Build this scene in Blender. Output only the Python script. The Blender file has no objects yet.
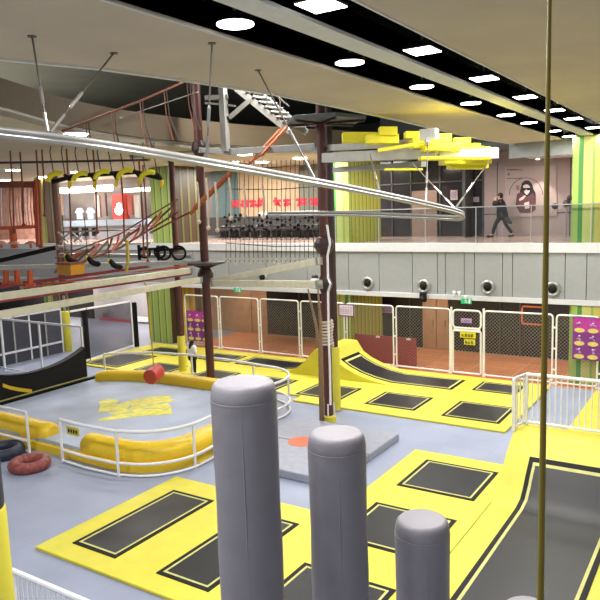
import bpy, math, random
from mathutils import Vector, Matrix
random.seed(7)
PI = math.pi
sc = bpy.context.scene
COL = sc.collection

# ------------------------------------------------------------------ camera
F = 679.0; H = 6.0                       # focal length in px of a 600 px frame, eye height in m
yv = Vector((441, -106, F)).normalized()           # world Y (away along the light slots)
xv = -Vector((-1060, -56, F)).normalized()         # world X (along the far gallery)
xv = (xv - yv*xv.dot(yv)).normalized()
zv = xv.cross(yv)
def ray(px, py):
    c = Vector((px-300, py-300, F)); return Vector((xv.dot(c), yv.dot(c), zv.dot(c)))
def P(px, py, x=None, y=None, z=None, d=None):
    r = ray(px, py); o = Vector((0, 0, H))
    if d is not None: return o + r*(d/F)
    if x is not None: return o + r*(x/r.x)
    if y is not None: return o + r*(y/r.y)
    return o + r*((z-H)/r.z)
cam = bpy.data.cameras.new('camera'); cam.sensor_width = 36; cam.lens = F/600*36
cam.clip_start = .05; cam.clip_end = 300
co = bpy.data.objects.new('camera', cam); COL.objects.link(co)
right = Vector((xv.x, yv.x, zv.x)); up = -Vector((xv.y, yv.y, zv.y)); back = -Vector((xv.z, yv.z, zv.z))
m = Matrix((right, up, back)).transposed().to_4x4(); m.translation = Vector((0, 0, H))
co.matrix_world = m; sc.camera = co

# ------------------------------------------------------------------ materials
def lin(c): return tuple((v/255/12.92 if v/255 <= .04045 else ((v/255+.055)/1.055)**2.4) for v in c)
def mat(name, rgb, rough=.5, metal=0, var=.08, scale=6, bump=0, emit=0, spec=.5, bscale=None):
    mt = bpy.data.materials.new(name); mt.use_nodes = True
    nt = mt.node_tree; b = nt.nodes['Principled BSDF']; L = nt.links
    c = lin(rgb)
    b.inputs['Roughness'].default_value = rough; b.inputs['Metallic'].default_value = metal
    b.inputs['Specular IOR Level'].default_value = spec
    b.inputs['Base Color'].default_value = (*c, 1)
    tc = nt.nodes.new('ShaderNodeTexCoord')
    if var:
        n = nt.nodes.new('ShaderNodeTexNoise'); n.inputs['Scale'].default_value = scale; n.inputs['Detail'].default_value = 4
        L.new(tc.outputs['Object'], n.inputs['Vector'])
        r = nt.nodes.new('ShaderNodeValToRGB')
        r.color_ramp.elements[0].position = .3; r.color_ramp.elements[1].position = .7
        r.color_ramp.elements[0].color = (*[v*(1-var) for v in c], 1)
        r.color_ramp.elements[1].color = (*[min(1, v*(1+var)) for v in c], 1)
        L.new(n.outputs['Fac'], r.inputs['Fac']); L.new(r.outputs['Color'], b.inputs['Base Color'])
    if bump:
        n2 = nt.nodes.new('ShaderNodeTexNoise'); n2.inputs['Scale'].default_value = bscale or scale*4
        L.new(tc.outputs['Object'], n2.inputs['Vector'])
        bp = nt.nodes.new('ShaderNodeBump'); bp.inputs['Strength'].default_value = bump; bp.inputs['Distance'].default_value = .02
        L.new(n2.outputs['Fac'], bp.inputs['Height']); L.new(bp.outputs['Normal'], b.inputs['Normal'])
    if emit:
        b.inputs['Emission Color'].default_value = (*c, 1); b.inputs['Emission Strength'].default_value = emit
    return mt
def stripes(name, cols, width, rough=.5, axis=0):
    """vertical colour stripes that repeat along one object axis; cols = [(share, rgb)...]"""
    mt = bpy.data.materials.new(name); mt.use_nodes = True
    nt = mt.node_tree; b = nt.nodes['Principled BSDF']; L = nt.links
    b.inputs['Roughness'].default_value = rough
    tc = nt.nodes.new('ShaderNodeTexCoord'); sp = nt.nodes.new('ShaderNodeSeparateXYZ')
    L.new(tc.outputs['Object'], sp.inputs[0])
    ad = nt.nodes.new('ShaderNodeMath'); ad.operation = 'ADD'
    L.new(sp.outputs[0], ad.inputs[0]); L.new(sp.outputs[1], ad.inputs[1])
    dv = nt.nodes.new('ShaderNodeMath'); dv.operation = 'DIVIDE'; dv.inputs[1].default_value = width
    L.new(ad.outputs[0] if axis == 2 else sp.outputs[axis], dv.inputs[0])
    fr = nt.nodes.new('ShaderNodeMath'); fr.operation = 'FRACT'; L.new(dv.outputs[0], fr.inputs[0])
    r = nt.nodes.new('ShaderNodeValToRGB'); r.color_ramp.interpolation = 'CONSTANT'
    e = r.color_ramp.elements; pos = 0
    for i, (s, c) in enumerate(cols):
        el = e[i] if i < 2 else e.new(pos)
        el.position = pos; el.color = (*lin(c), 1); pos += s
    L.new(fr.outputs[0], r.inputs['Fac']); L.new(r.outputs['Color'], b.inputs['Base Color'])
    return mt
def tiles(name, rgb, grout, sx, sy, rough=.4, mortar=.01, var=.04, spec=.5, stain=0):
    mt = bpy.data.materials.new(name); mt.use_nodes = True
    nt = mt.node_tree; b = nt.nodes['Principled BSDF']; L = nt.links
    b.inputs['Roughness'].default_value = rough; b.inputs['Specular IOR Level'].default_value = spec
    tc = nt.nodes.new('ShaderNodeTexCoord')
    br = nt.nodes.new('ShaderNodeTexBrick'); br.inputs['Scale'].default_value = 1
    br.inputs['Brick Width'].default_value = sx; br.inputs['Row Height'].default_value = sy
    br.inputs['Mortar Size'].default_value = mortar; br.offset = 0
    c = lin(rgb)
    br.inputs['Color1'].default_value = (*[v*(1-var) for v in c], 1); br.inputs['Color2'].default_value = (*[v*(1+var) for v in c], 1)
    br.inputs['Mortar'].default_value = (*lin(grout), 1)
    L.new(tc.outputs['Object'], br.inputs['Vector'])
    n = nt.nodes.new('ShaderNodeTexNoise'); n.inputs['Scale'].default_value = .8; n.inputs['Detail'].default_value = 6
    L.new(tc.outputs['Object'], n.inputs['Vector'])
    mx = nt.nodes.new('ShaderNodeMix'); mx.data_type = 'RGBA'; mx.blend_type = 'MULTIPLY'; mx.inputs[0].default_value = stain
    r = nt.nodes.new('ShaderNodeValToRGB'); r.color_ramp.elements[0].position = .3; r.color_ramp.elements[1].position = .65
    r.color_ramp.elements[0].color = (.6, .6, .62, 1)
    L.new(n.outputs['Fac'], r.inputs['Fac'])
    L.new(br.outputs['Color'], mx.inputs[6]); L.new(r.outputs['Color'], mx.inputs[7]); L.new(mx.outputs[2], b.inputs['Base Color'])
    return mt
def glass(name, tint, amount=.12, rough=.05):
    mt = bpy.data.materials.new(name); mt.use_nodes = True
    nt = mt.node_tree; nt.nodes.clear(); L = nt.links
    o = nt.nodes.new('ShaderNodeOutputMaterial'); t = nt.nodes.new('ShaderNodeBsdfTransparent'); g = nt.nodes.new('ShaderNodeBsdfGlossy')
    t.inputs[0].default_value = (*lin(tint), 1); g.inputs['Roughness'].default_value = rough
    mx = nt.nodes.new('ShaderNodeMixShader'); mx.inputs[0].default_value = amount
    L.new(t.outputs[0], mx.inputs[1]); L.new(g.outputs[0], mx.inputs[2]); L.new(mx.outputs[0], o.inputs[0])
    return mt

Y_ = mat('yellow_vinyl', (212, 202, 66), .5, var=.05, scale=3, bump=.1)
YT = mat('yellow_inflatable', (232, 196, 40), .4, var=.06, scale=2, bump=.25, bscale=5)
YB = mat('bright_yellow_foam', (238, 227, 34), .5, var=.03)
BLK = mat('black_fabric', (13, 13, 14), .6, spec=.25)
MATB = mat('trampoline_mat', (24, 25, 29), .42, var=.12, scale=2, spec=.4)
CRM = mat('cream_line', (198, 196, 120), .6)
WHT = mat('white_paint', (232, 232, 235), .4, var=.03)
FEN = mat('fence_white', (236, 234, 228), .45, var=.03)
PADG = mat('grey_vinyl_pad', (140, 137, 146), .5, var=.05, scale=4, bump=.25, bscale=9)
BRN = mat('brown_steel', (84, 44, 38), .5, var=.1)
DBRN = mat('dark_brown_steel', (58, 36, 36), .5)
CHR = mat('brushed_chrome', (176, 174, 172), .3, .85, var=.05)
STL = mat('galvanised_steel', (150, 150, 148), .4, .3)
ROD = mat('steel_rod', (105, 98, 92), .4, .5)
CREAM = mat('cream_steel', (214, 208, 184), .5)
LGREY = mat('light_grey_steel', (164, 163, 160), .5)
FASC = mat('grey_panel', (152, 154, 154), .45, var=.03)
OFFW = mat('off_white_trim', (204, 204, 205), .5, var=.03)
CEIL = mat('beige_ceiling_board', (200, 186, 170), .8, var=.05, scale=1.2)
CEILW = mat('pale_ceiling_board', (224, 223, 222), .8, var=.04)
DARKC = mat('dark_grey_plaster', (98, 105, 106), .8, var=.08, scale=1)
BROWNF = mat('brown_fascia', (102, 88, 68), .7, var=.06, scale=1)
SLOT = mat('black_slot', (10, 10, 14), .2)
DGL = mat('dark_shopfront', (46, 42, 44), .15, var=.15, scale=1)
DGR = mat('dark_grey_panel', (62, 60, 60), .5, var=.1)
PINKW = mat('pale_pink_wall', (158, 140, 136), .6, var=.04, scale=1)
PINKF = mat('pinkish_stone_floor', (176, 150, 138), .2, var=.08, scale=1.5)
WOOD = mat('pale_wood_board', (176, 138, 104), .5, var=.12, scale=3)
TEAL = mat('teal_board', (88, 112, 112), .5)
BEI = mat('beige_board', (190, 160, 124), .5)
RED = mat('red_vinyl', (204, 62, 52), .45)
MAROON = mat('maroon_board', (150, 52, 58), .6)
ORG = mat('orange_steel', (206, 92, 52), .5)
RUST = mat('rust_rope', (128, 74, 54), .8, var=.2)
ROPE = mat('pale_rope', (196, 178, 160), .8, var=.15)
YROPE = mat('yellow_rope', (196, 170, 72), .8)
DROPE = mat('dark_rope', (58, 48, 46), .8)
PURP = mat('purple_print', (122, 48, 128), .5)
MAG = mat('magenta_print', (176, 52, 150), .5)
LYEL = mat('pale_yellow_print', (214, 196, 110), .5)
LILAC = mat('lilac_print', (196, 160, 206), .5)
SKIN = mat('skin', (205, 160, 138), .6)
HAIR = mat('black_hair', (16, 14, 15), .5)
CLB = mat('black_cloth', (20, 20, 22), .8)
CLD = mat('dark_jeans_cloth', (42, 46, 56), .8)
CLW = mat('white_cloth', (232, 232, 238), .8)
NAVY = mat('navy_vinyl', (36, 42, 62), .5, var=.4, scale=7)
REDBR = mat('red_brown_vinyl', (138, 70, 62), .55, var=.55, scale=9, bump=.4)
EMW = mat('lamp_diffuser', (255, 250, 242), .5, var=0, emit=14)
EMS = mat('soft_white_glow', (255, 247, 232), .5, var=0, emit=7)
EXITG = mat('exit_green', (30, 150, 96), .4, var=0, emit=.5)
MUST = mat('mustard_paint', (128, 112, 22), .4, var=.06)
TREE = mat('dry_bark', (134, 108, 84), .9, var=.2, scale=14)
AMB = mat('amber_panel', (204, 140, 34), .4)
ORC = mat('orange_print', (216, 108, 74), .6)
GLS = glass('balustrade_glass', (236, 240, 240), .05)
GLS2 = glass('smoky_glass', (120, 124, 134), .12)
SIGNR = mat('red_sign_letters', (206, 44, 62), .5, var=0, emit=.25)
FLOORM = tiles('grey_rubber_floor', (150, 158, 180), (143, 151, 173), 1.2, 1.2, .5, .006, .015, .4, .3)
POOLM = tiles('worn_grey_airbag_top', (178, 190, 212), (164, 176, 198), 4, 4, .5, .01, .02, .4, .8)
ORF = tiles('orange_tile_floor', (200, 130, 90), (214, 152, 112), 1.6, .9, .4, .03, .1, .3)
STRP = stripes('green_yellow_stripes', [(.14, (156, 178, 84)), (.1, (72, 138, 62)), (.2, (198, 194, 112)), (.06, (142, 172, 84)), (.14, (198, 184, 92)), (.12, (64, 130, 56)), (.24, (194, 198, 116))], 1.35)
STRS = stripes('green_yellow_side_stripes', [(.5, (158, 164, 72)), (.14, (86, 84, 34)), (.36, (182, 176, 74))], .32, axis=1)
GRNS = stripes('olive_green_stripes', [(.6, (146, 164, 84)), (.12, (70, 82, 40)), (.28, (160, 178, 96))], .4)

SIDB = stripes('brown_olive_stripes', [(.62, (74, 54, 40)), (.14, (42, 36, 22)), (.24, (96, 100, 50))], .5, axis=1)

# ------------------------------------------------------------------ mesh builder and scene helpers
ORIG = {}
class MB:
    def __init__(s): s.v = []; s.f = []; s.mi = []; s.cur = 0
    def add(s, vs, fs):
        b = len(s.v); s.v += [Vector(v) for v in vs]; s.f += [tuple(i+b for i in f) for f in fs]; s.mi += [s.cur]*len(fs); return s
    def box(s, x0, x1, y0, y1, z0, z1):
        return s.add([(x, y, z) for x in (x0, x1) for y in (y0, y1) for z in (z0, z1)],
                     [(0, 1, 3, 2), (4, 6, 7, 5), (0, 4, 5, 1), (2, 3, 7, 6), (0, 2, 6, 4), (1, 5, 7, 3)])
    def bar(s, a, b, w, h, upv=(0, 0, 1)):
        a, b = Vector(a), Vector(b); d = (b-a).normalized(); u = Vector(upv)
        if abs(d.dot(u)) > .98: u = Vector((1, 0, 0))
        sd = d.cross(u).normalized(); u = sd.cross(d)
        vs = [p + sd*(i*w/2) + u*(j*h/2) for p in (a, b) for i, j in ((-1, -1), (1, -1), (1, 1), (-1, 1))]
        return s.add(vs, [(0, 3, 2, 1), (4, 5, 6, 7), (0, 1, 5, 4), (1, 2, 6, 5), (2, 3, 7, 6), (3, 0, 4, 7)])
    def tube(s, pts, r, n=8, closed=False):
        pts = [Vector(p) for p in pts]; k = len(pts); rr = r if isinstance(r, (list, tuple)) else [r]*k
        rings = []; pu = None
        for i, p in enumerate(pts):
            a = pts[(i-1) % k] if (closed or i > 0) else p; b = pts[(i+1) % k] if (closed or i < k-1) else p
            d = (b-a).normalized()
            u = pu if pu is not None else (Vector((0, 0, 1)) if abs(d.z) < .9 else Vector((1, 0, 0)))
            sd = d.cross(u).normalized(); u = sd.cross(d).normalized(); pu = u
            rings.append([p + sd*math.cos(2*PI*j/n)*rr[i] + u*math.sin(2*PI*j/n)*rr[i] for j in range(n)])
        vs = [v for q in rings for v in q]; fs = []
        for i in range(k if closed else k-1):
            a = i*n; b = ((i+1) % k)*n
            fs += [(a+j, a+(j+1) % n, b+(j+1) % n, b+j) for j in range(n)]
        if not closed: fs += [tuple(range(n))[::-1], tuple(range((k-1)*n, k*n))]
        return s.add(vs, fs)
    def lathe(s, prof, c=(0, 0, 0), n=24, axis='z'):
        vs = []; c = Vector(c)
        for r, h in prof:
            for j in range(n):
                a = 2*PI*j/n; x, y = r*math.cos(a), r*math.sin(a)
                vs.append(c + (Vector((x, y, h)) if axis == 'z' else Vector((x, h, -y)) if axis == 'y' else Vector((h, x, y))))
        k = len(prof)
        fs = [(i*n+j, i*n+(j+1) % n, (i+1)*n+(j+1) % n, (i+1)*n+j) for i in range(k-1) for j in range(n)]
        fs += [tuple(range(n))[::-1], tuple(range((k-1)*n, k*n))]
        return s.add(vs, fs)
    def prism(s, poly, z0, z1):
        k = len(poly); vs = [(x, y, z0) for x, y in poly] + [(x, y, z1) for x, y in poly]
        return s.add(vs, [tuple(range(k))[::-1], tuple(range(k, 2*k))] + [(i, (i+1) % k, k+(i+1) % k, k+i) for i in range(k)])
    def extr(s, poly, x0, x1, ax='x'):
        """profile (a, z) extruded along x (or y)"""
        k = len(poly); f = (lambda x, a, z: (x, a, z)) if ax == 'x' else (lambda x, a, z: (a, x, z))
        return s.add([f(x0, a, z) for a, z in poly] + [f(x1, a, z) for a, z in poly],
                     [tuple(range(k)), tuple(range(k, 2*k))[::-1]] + [(i, k+i, k+(i+1) % k, (i+1) % k) for i in range(k)])
    def sheet(s, prof, x0, x1, th=.012):
        """thin curved sheet: prof [(y,z)] between x0 and x1, thickness downwards"""
        k = len(prof); nr = []
        for i in range(k):
            a = prof[max(i-1, 0)]; b = prof[min(i+1, k-1)]; t = Vector((b[0]-a[0], b[1]-a[1])).normalized(); nr.append((-t.y, t.x))
        lo = [(p[0]-n_[0]*th, p[1]-n_[1]*th) for p, n_ in zip(prof, nr)]
        return s.extr(list(prof) + lo[::-1], x0, x1)
    def ball(s, c, r, n=10, sq=1):
        return s.lathe([(max(.001, r*math.sin(PI*i/n)), -r*sq*math.cos(PI*i/n)) for i in range(n+1)], c, n*2)
    def build(s, name, mats, parent=None, loc=None, smooth=False, bevel=0, kind=None):
        if not isinstance(mats, (list, tuple)): mats = [mats]
        if parent is not None: o0 = ORIG[parent.name]
        elif loc is not None: o0 = Vector(loc)
        else:
            o0 = Vector((0, 0, 0))
        me = bpy.data.meshes.new(name); me.from_pydata([v-o0 for v in s.v], [], s.f)
        for m_ in mats: me.materials.append(m_)
        for p, i in zip(me.polygons, s.mi): p.material_index = min(i, len(mats)-1); p.use_smooth = smooth
        import bmesh
        bm = bmesh.new(); bm.from_mesh(me); bmesh.ops.recalc_face_normals(bm, faces=bm.faces); bm.to_mesh(me); bm.free()
        if smooth: me.set_sharp_from_angle(angle=.75)
        o = bpy.data.objects.new(name, me); COL.objects.link(o)
        if parent is not None: o.parent = parent; ORIG[o.name] = o0
        else: o.location = o0; ORIG[o.name] = o0
        if bevel:
            b = o.modifiers.new('bevel', 'BEVEL'); b.width = bevel; b.segments = 2; b.limit_method = 'ANGLE'
        if kind: o['kind'] = kind
        return o
def tag(o, label, cat, group=None, kind=None):
    o['label'] = label; o['category'] = cat
    if group: o['group'] = group
    if kind: o['kind'] = kind
    return o
def thing(name, loc, label, cat, group=None):
    o = bpy.data.objects.new(name, None); COL.objects.link(o); o.location = loc; o.empty_display_size = .2
    ORIG[o.name] = Vector(loc); return tag(o, label, cat, group)
def dup(o, loc, label=None, parent=None):
    c = o.copy(); COL.objects.link(c)
    if parent is not None: c.parent = parent
    else: c.location = loc
    ORIG[c.name] = Vector(loc)
    if label: c['label'] = label
    for ch in o.children: dup(ch, loc, None, c)
    return c
def struct(mb, name, mats, **k): return mb.build(name, mats, kind='structure', **k)
def catmull(pts, n=8):
    pts = [Vector(p) for p in pts]; q = [2*pts[0]-pts[1]] + pts + [2*pts[-1]-pts[-2]]; out = []
    for i in range(1, len(q)-2):
        a, b, c, d = q[i-1:i+3]
        for k in range(n):
            t = k/n
            out.append(.5*((2*b) + (c-a)*t + (2*a-5*b+4*c-d)*t*t + (3*b-a-3*c+d)*t**3))
    return out + [pts[-1]]

# ================================================================== SETTING
struct(MB().box(-46, 7, -2, 22.5, -.2, 0), 'floor', FLOORM)
struct(MB().box(-20.9, 7, 22.5, 26.5, -.2, -.01), 'floor_lobby', ORF)
struct(MB().box(-46, -20.9, 22.5, 26.5, -.2, -.01), 'floor_lobby_left', FLOORM)
ZC = 8.0
edge = [(-9.2, -2), (-8.6, 3), (-7.91, 5.45), (-7.46, 6.67), (-7.14, 8.37), (-6.93, 9.87), (-6.87, 11.92), (-6.87, 15.2), (-6.95, 18), (-7.0, 21.5), (-6.75, 24.4)]
mb = MB(); mb.prism(edge + [(-5.07, 24.4), (-5.07, -2)], ZC, ZC+.3)
mb.box(-4.25, -3.97, -2, 24.4, ZC, ZC+.3); mb.box(-3.25, 7, -2, 24.4, ZC, ZC+.3)
mb.box(-5.07, -3.25, 24.25, 24.4, ZC, ZC+.3)
struct(mb, 'ceiling', CEIL)
mb = MB()                                              # pale beam between the two black light slots and slim slot rims
mb.box(-4.28, -3.95, -2, 24.3, ZC-.02, ZC+.02)
for x in (-5.09, -3.25): mb.box(x-.015, x+.015, -2, 24.3, ZC-.015, ZC+.02)
struct(mb, 'trim_1', CEILW)
n_ = 20                                                # black linings of the two slots
for x0, x1 in ((-5.07, -4.25), (-3.97, -3.25)):
    for bx in ((x0, x1, ZC+.55, ZC+.6), (x0-.02, x0, ZC+.02, ZC+.6), (x1, x1+.02, ZC+.02, ZC+.6)):
        struct(MB().box(bx[0], bx[1], -2, 24.24, bx[2], bx[3]), 'trim_%d' % n_, SLOT); n_ += 1
mb = MB(); k = len(edge)                               # upstand along the curved ceiling edge, atrium ceiling above
mb.add([(x, y, ZC+.3) for x, y in edge] + [(x, y, 11) for x, y in edge], [(i, i+1, k+i+1, k+i) for i in range(k-1)])
struct(mb, 'wall_upstand', DARKC)
struct(MB().box(-60, -6.7, -2, 44, 11, 11.2), 'ceiling_atrium', DARKC)
struct(MB().box(-14, -6.7, 28.8, 29, 8.1, 11), 'wall_atrium_back', DARKC)
struct(MB().box(-60, -14, 38, 38.2, 8.3, 11), 'wall_atrium_far', DARKC)
mb = MB(); mb.prism([(x-.03, y) for x, y in edge] + [(x+.04, y) for x, y in edge[::-1]], ZC-.03, ZC+.3)
struct(mb, 'trim_2', CEILW)
# curved edge of the storey above, seen over the rope course
fp = [P(-140, 120, d=10.5), P(-60, 120, d=12), P(0, 112, d=14), P(80, 125, d=17.8), P(160, 140, d=21.3), P(250, 146, d=24.6), P(340, 150, d=27.2), P(420, 150, d=30)]
fc = [(p.x, p.y) for p in catmull([(p.x, p.y, 0) for p in fp], 6)]
k = len(fc)
mb = MB(); mb.add([(x, y, 8.3) for x, y in fc] + [(x, y, 8.72+.33*min(1, i/24)) for i, (x, y) in enumerate(fc)], [(i, i+1, k+i+1, k+i) for i in range(k-1)])
mb.add([(x, y, 8.72+.33*min(1, i/24)) for i, (x, y) in enumerate(fc)] + [(x-6, y+8, 8.72+.33*min(1, i/24)) for i, (x, y) in enumerate(fc)], [(i, i+1, k+i+1, k+i) for i in range(k-1)])
struct(mb, 'wall_upper_storey', BROWNF)
mb = MB(); mb.add([(x-.1, y+.12, 8.12) for x, y in fc] + [(x-.1, y+.12, 8.3) for x, y in fc], [(i, i+1, k+i+1, k+i) for i in range(k-1)])
struct(mb, 'trim_3', OFFW)
mb = MB(); poly = [(x-.1, y+.12) for x, y in fc] + [(-7, 40), (-60, 40), (-60, fc[0][1]+.12)]
mb.prism(poly, 8.12, 8.25); struct(mb, 'ceiling_gallery', mat('gallery_ceiling', (196, 184, 160), .8, var=.05, scale=1))

# gallery opposite: slab, grey fascia panels, white edges, soffit
struct(MB().box(-46, 7, 22.97, 34, 4.3, 4.62), 'floor_gallery', PINKF)
seams = [-46] + [-44.5+2.0*i for i in range(16)] + [-12.6, -11.3, -9.96, -8.99, -8.69, -8.01, -7.65, -6.68, -6.34, -5.18, -4.66, -4.01, -2.6, -.8, 7]
mb = MB()
for a, b in zip(seams, seams[1:]): mb.box(a+.012, b-.012, 22.95, 23.1, 2.8, 4.32)
mb.cur = 1; mb.box(-46, 7, 23.0, 23.12, 2.75, 4.3)
struct(mb, 'wall_fascia', [FASC, DGR])
struct(MB().box(-46, 7, 22.88, 23.12, 4.32, 4.63), 'trim_4', OFFW)
struct(MB().box(-46, 7, 22.85, 23.12, 2.64, 2.8), 'trim_5', OFFW)
struct(MB().box(-46, 7, 23.1, 26.7, 2.62, 2.75), 'ceiling_lobby', DGR)
# gallery back wall pieces, bulkhead and lower gallery ceiling on the right
xa = P(483, 200, y=28).x; xb = P(335, 200, y=28).x
struct(MB().box(xa, 7, 28, 28.2, 4.62, 8), 'wall_gallery', PINKW)
mb = MB(); mb.box(xb-.6, xa, 28, 28.2, 4.62, 8)
struct(mb, 'wall_shopfront', DGL)
struct(MB().box(-46, xb-.6, 28.6, 28.8, 4.62, 8.2), 'wall_far_shop', mat('dim_shop_wall', (128, 120, 118), .7, var=.2, scale=.8))
struct(MB().box(-6.9, 7, 24.4, 24.6, 7.5, 8.3), 'trim_6', mat('blue_grey_bulkhead', (140, 144, 146), .7))
struct(MB().box(-6.9, 7, 24.5, 28, 7.62, 7.75), 'ceiling_corridor', CEILW)
mb = MB(); mb.box(-13, -6.85, 24.4, 28, 8.0, 8.12); struct(mb, 'ceiling_corridor_left', DARKC)
for i, px in enumerate((360, 385, 405)): pass
# shopfront mullions, wood panel
mb = MB()
for px in (362, 392, 411, 440, 470, 483):
    x = P(px, 200, y=27.95).x; mb.box(x-.03, x+.03, 27.93, 28.0, 4.62, 8)
mb.box(xb-.6, xa, 27.93, 28, 6.9, 6.96)
struct(mb, 'trim_7', DGR)
struct(MB().box(P(412, 200, y=27.9).x, P(437, 200, y=27.9).x, 27.88, 27.96, 4.62, 6.6), 'door_3', mat('brown_shop_door', (128, 104, 92), .5))
mb = MB()
for px in (497, 570):
    x = P(px, 200, y=27.97).x; mb.box(x-.015, x+.015, 27.98, 28, 4.62, 7.6)
mb.box(xa, -3, 27.98, 28, 5.5, 5.53)
struct(mb, 'trim_8', DGR)
struct(MB().box(xa-.5, xa-.38, 26.9, 27.9, 4.62, 8.0), 'trim_9', DGR)
# lobby back wall under the gallery
mb = MB()
def wseg(pa, pb, mi, dy=0, z1=2.62): mb.cur = mi; mb.box(P(pa, 330, y=26.5).x, P(pb, 330, y=26.5).x, 26.5-dy, 26.7, 0, z1)
wseg(-60, 96, 0); wseg(96, 166, 3); wseg(166, 205, 0); wseg(205, 268, 1, .03); wseg(268, 423, 0); wseg(423, 449, 1, .03); wseg(449, 482, 0); wseg(482, 545, 0); wseg(545, 640, 0)
struct(mb, 'wall_back', [DGL, WOOD, DGR, mat('pale_shop_glass', (168, 168, 176), .2, var=.1, scale=1)])
for i, (pa, pb) in enumerate(((425, 436), (437, 448), (226, 252))):
    a, b = P(pa, 330, y=26.4).x, P(pb, 330, y=26.4).x
    d = struct(MB().box(a, b, 26.4, 26.47, 0, 2.3), 'door_%d' % (i+4), WOOD, bevel=.01)
    MB().bar((b-.12, 26.36, .95), (b-.12, 26.36, 1.25), .03, .03).build('door_handle', CHR, d)
mb = MB(); 
for px in (300, 335, 372, 410, 500, 520): x = P(px, 330, y=26.45).x; mb.box(x-.03, x+.03, 26.44, 26.5, 0, 2.62)
struct(mb, 'trim_10', DGR)
# orange-framed notice on the dark wall at right
x0, x1 = P(521, 320, y=26.4).x, P(545, 320, y=26.4).x
t = thing('notice_frame', (x0, 26.4, 1.65), 'orange framed dark notice on the dark lobby wall behind the mesh fence', 'frame')
z0, z1 = P(530, 325, y=26.4).z, P(530, 306, y=26.4).z
mb = MB(); mb.box(x0, x1, 26.42, 26.47, z0, z0+.06); mb.box(x0, x1, 26.42, 26.47, z1-.06, z1); mb.box(x0, x0+.06, 26.42, 26.47, z0, z1); mb.box(x1-.06, x1, 26.42, 26.47, z0, z1)
mb.build('frame', ORC, t); MB().box(x0+.06, x1-.06, 26.44, 26.47, z0+.06, z1-.06).build('panel', DGL, t)

# striped columns
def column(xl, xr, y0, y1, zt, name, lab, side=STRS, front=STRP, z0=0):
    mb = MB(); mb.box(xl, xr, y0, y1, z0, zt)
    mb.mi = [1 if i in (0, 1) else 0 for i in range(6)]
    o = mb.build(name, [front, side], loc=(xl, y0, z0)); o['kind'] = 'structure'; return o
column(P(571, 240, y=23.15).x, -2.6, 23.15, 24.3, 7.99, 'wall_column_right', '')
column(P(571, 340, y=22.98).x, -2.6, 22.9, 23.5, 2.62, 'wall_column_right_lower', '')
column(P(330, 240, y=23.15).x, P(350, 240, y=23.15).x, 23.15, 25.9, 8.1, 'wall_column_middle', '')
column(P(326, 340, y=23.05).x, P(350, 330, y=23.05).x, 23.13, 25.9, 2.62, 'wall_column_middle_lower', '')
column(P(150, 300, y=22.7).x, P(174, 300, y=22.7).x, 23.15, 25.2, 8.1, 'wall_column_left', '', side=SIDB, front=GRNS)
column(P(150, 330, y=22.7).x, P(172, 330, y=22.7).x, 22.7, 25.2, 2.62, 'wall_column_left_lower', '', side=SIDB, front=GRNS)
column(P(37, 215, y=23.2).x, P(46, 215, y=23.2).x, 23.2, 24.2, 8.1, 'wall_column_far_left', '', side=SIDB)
mb = MB(); mb.lathe([(.34, 0), (.34, 2.62)], (P(189, 330, y=23.6).x, 23.6, 0), 16)
struct(mb, 'wall_column_yellow', stripes('yellow_bands', [(.6, (222, 190, 60)), (.4, (190, 150, 40))], .17))

# glass balustrade of the gallery
gx = [P(335, 220, y=23.0).x + 1.85*i for i in range(10)]
for i in range(9):
    a, b = gx[i], gx[i+1]
    lab = 'clear glass balustrade panel on the gallery edge, %s' % ['just right of the brown pillar', 'second right of the brown pillar', 'third right of the brown pillar', 'in front of the brown shop door', 'left of the walking person', 'in front of the walking person', 'under the portrait poster', 'left of the right striped column', 'in front of the right striped column'][i]
    t = thing('glass_balustrade', (a, 23.0, 4.63), lab, 'balustrade', 'glass balustrade panels of the gallery')
    MB().box(a+.01, b-.01, 22.99, 23.01, 4.63, 5.84).build('pane', GLS, t)
    MB().box(a+.002, b-.002, 22.975, 23.025, 5.84, 5.875).build('handrail', STL, t)
    MB().box(a+.004, a+.03, 22.98, 23.02, 4.63, 5.84).build('post', STL, t)

# ================================================================== CEILING LAMPS
def lampset(first, rnd):
    mb = MB(); x, y, z = first
    t = thing('slot_lamp', first, 'x', 'lamp', 'lamps in the black ceiling slots')
    if rnd:
        MB().lathe([(.08, .12), (.19, .07), (.212, .02), (.212, -.004)][::-1], first, 20).build('housing', SLOT, t, smooth=True)
        MB().lathe([(.2, -.014), (.2, 0)], first, 20).build('diffuser', EMW, t)
    else:
        MB().box(x-.2, x+.2, y-.22, y+.22, z-.008, z+.07).build('housing', SLOT, t, bevel=.02)
        MB().box(x-.185, x+.185, y-.205, y+.205, z-.014, z).build('diffuser', EMW, t, bevel=.015)
    MB().bar((x, y, z+.06), (x, y, z+.555), .03, .03).build('bracket', STL, t)
    return t
ords = ['nearest', 'second', 'third', 'fourth', 'fifth', 'sixth', 'seventh', 'eighth']
ys = [6.1, 8.68, 11.25, 13.78, 16.26, 18.3, 21.05, 23.2]
a = lampset((-4.67, ys[0], ZC), True); b = lampset((-3.59, ys[0], ZC), False)
for i, y in enumerate(ys):
    for src, x, nm in ((a, -4.67, 'round white lamp in the left black ceiling slot'), (b, -3.59, 'square white lamp in the right black ceiling slot')):
        if x > -4 and i == 7: continue
        o = src if i == 0 else dup(src, (x, y, ZC))
        o['label'] = '%s, %s from the camera' % (nm, ords[i])
def area(name, loc, size, w, col=(1, .98, .95), rot=(0, 0, 0), sy=None):
    l = bpy.data.lights.new(name, 'AREA'); l.energy = w; l.size = size; l.color = col
    if sy: l.shape = 'RECTANGLE'; l.size_y = sy
    o = bpy.data.objects.new(name, l); COL.objects.link(o); o.location = loc; o.rotation_euler = rot; return o
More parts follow.
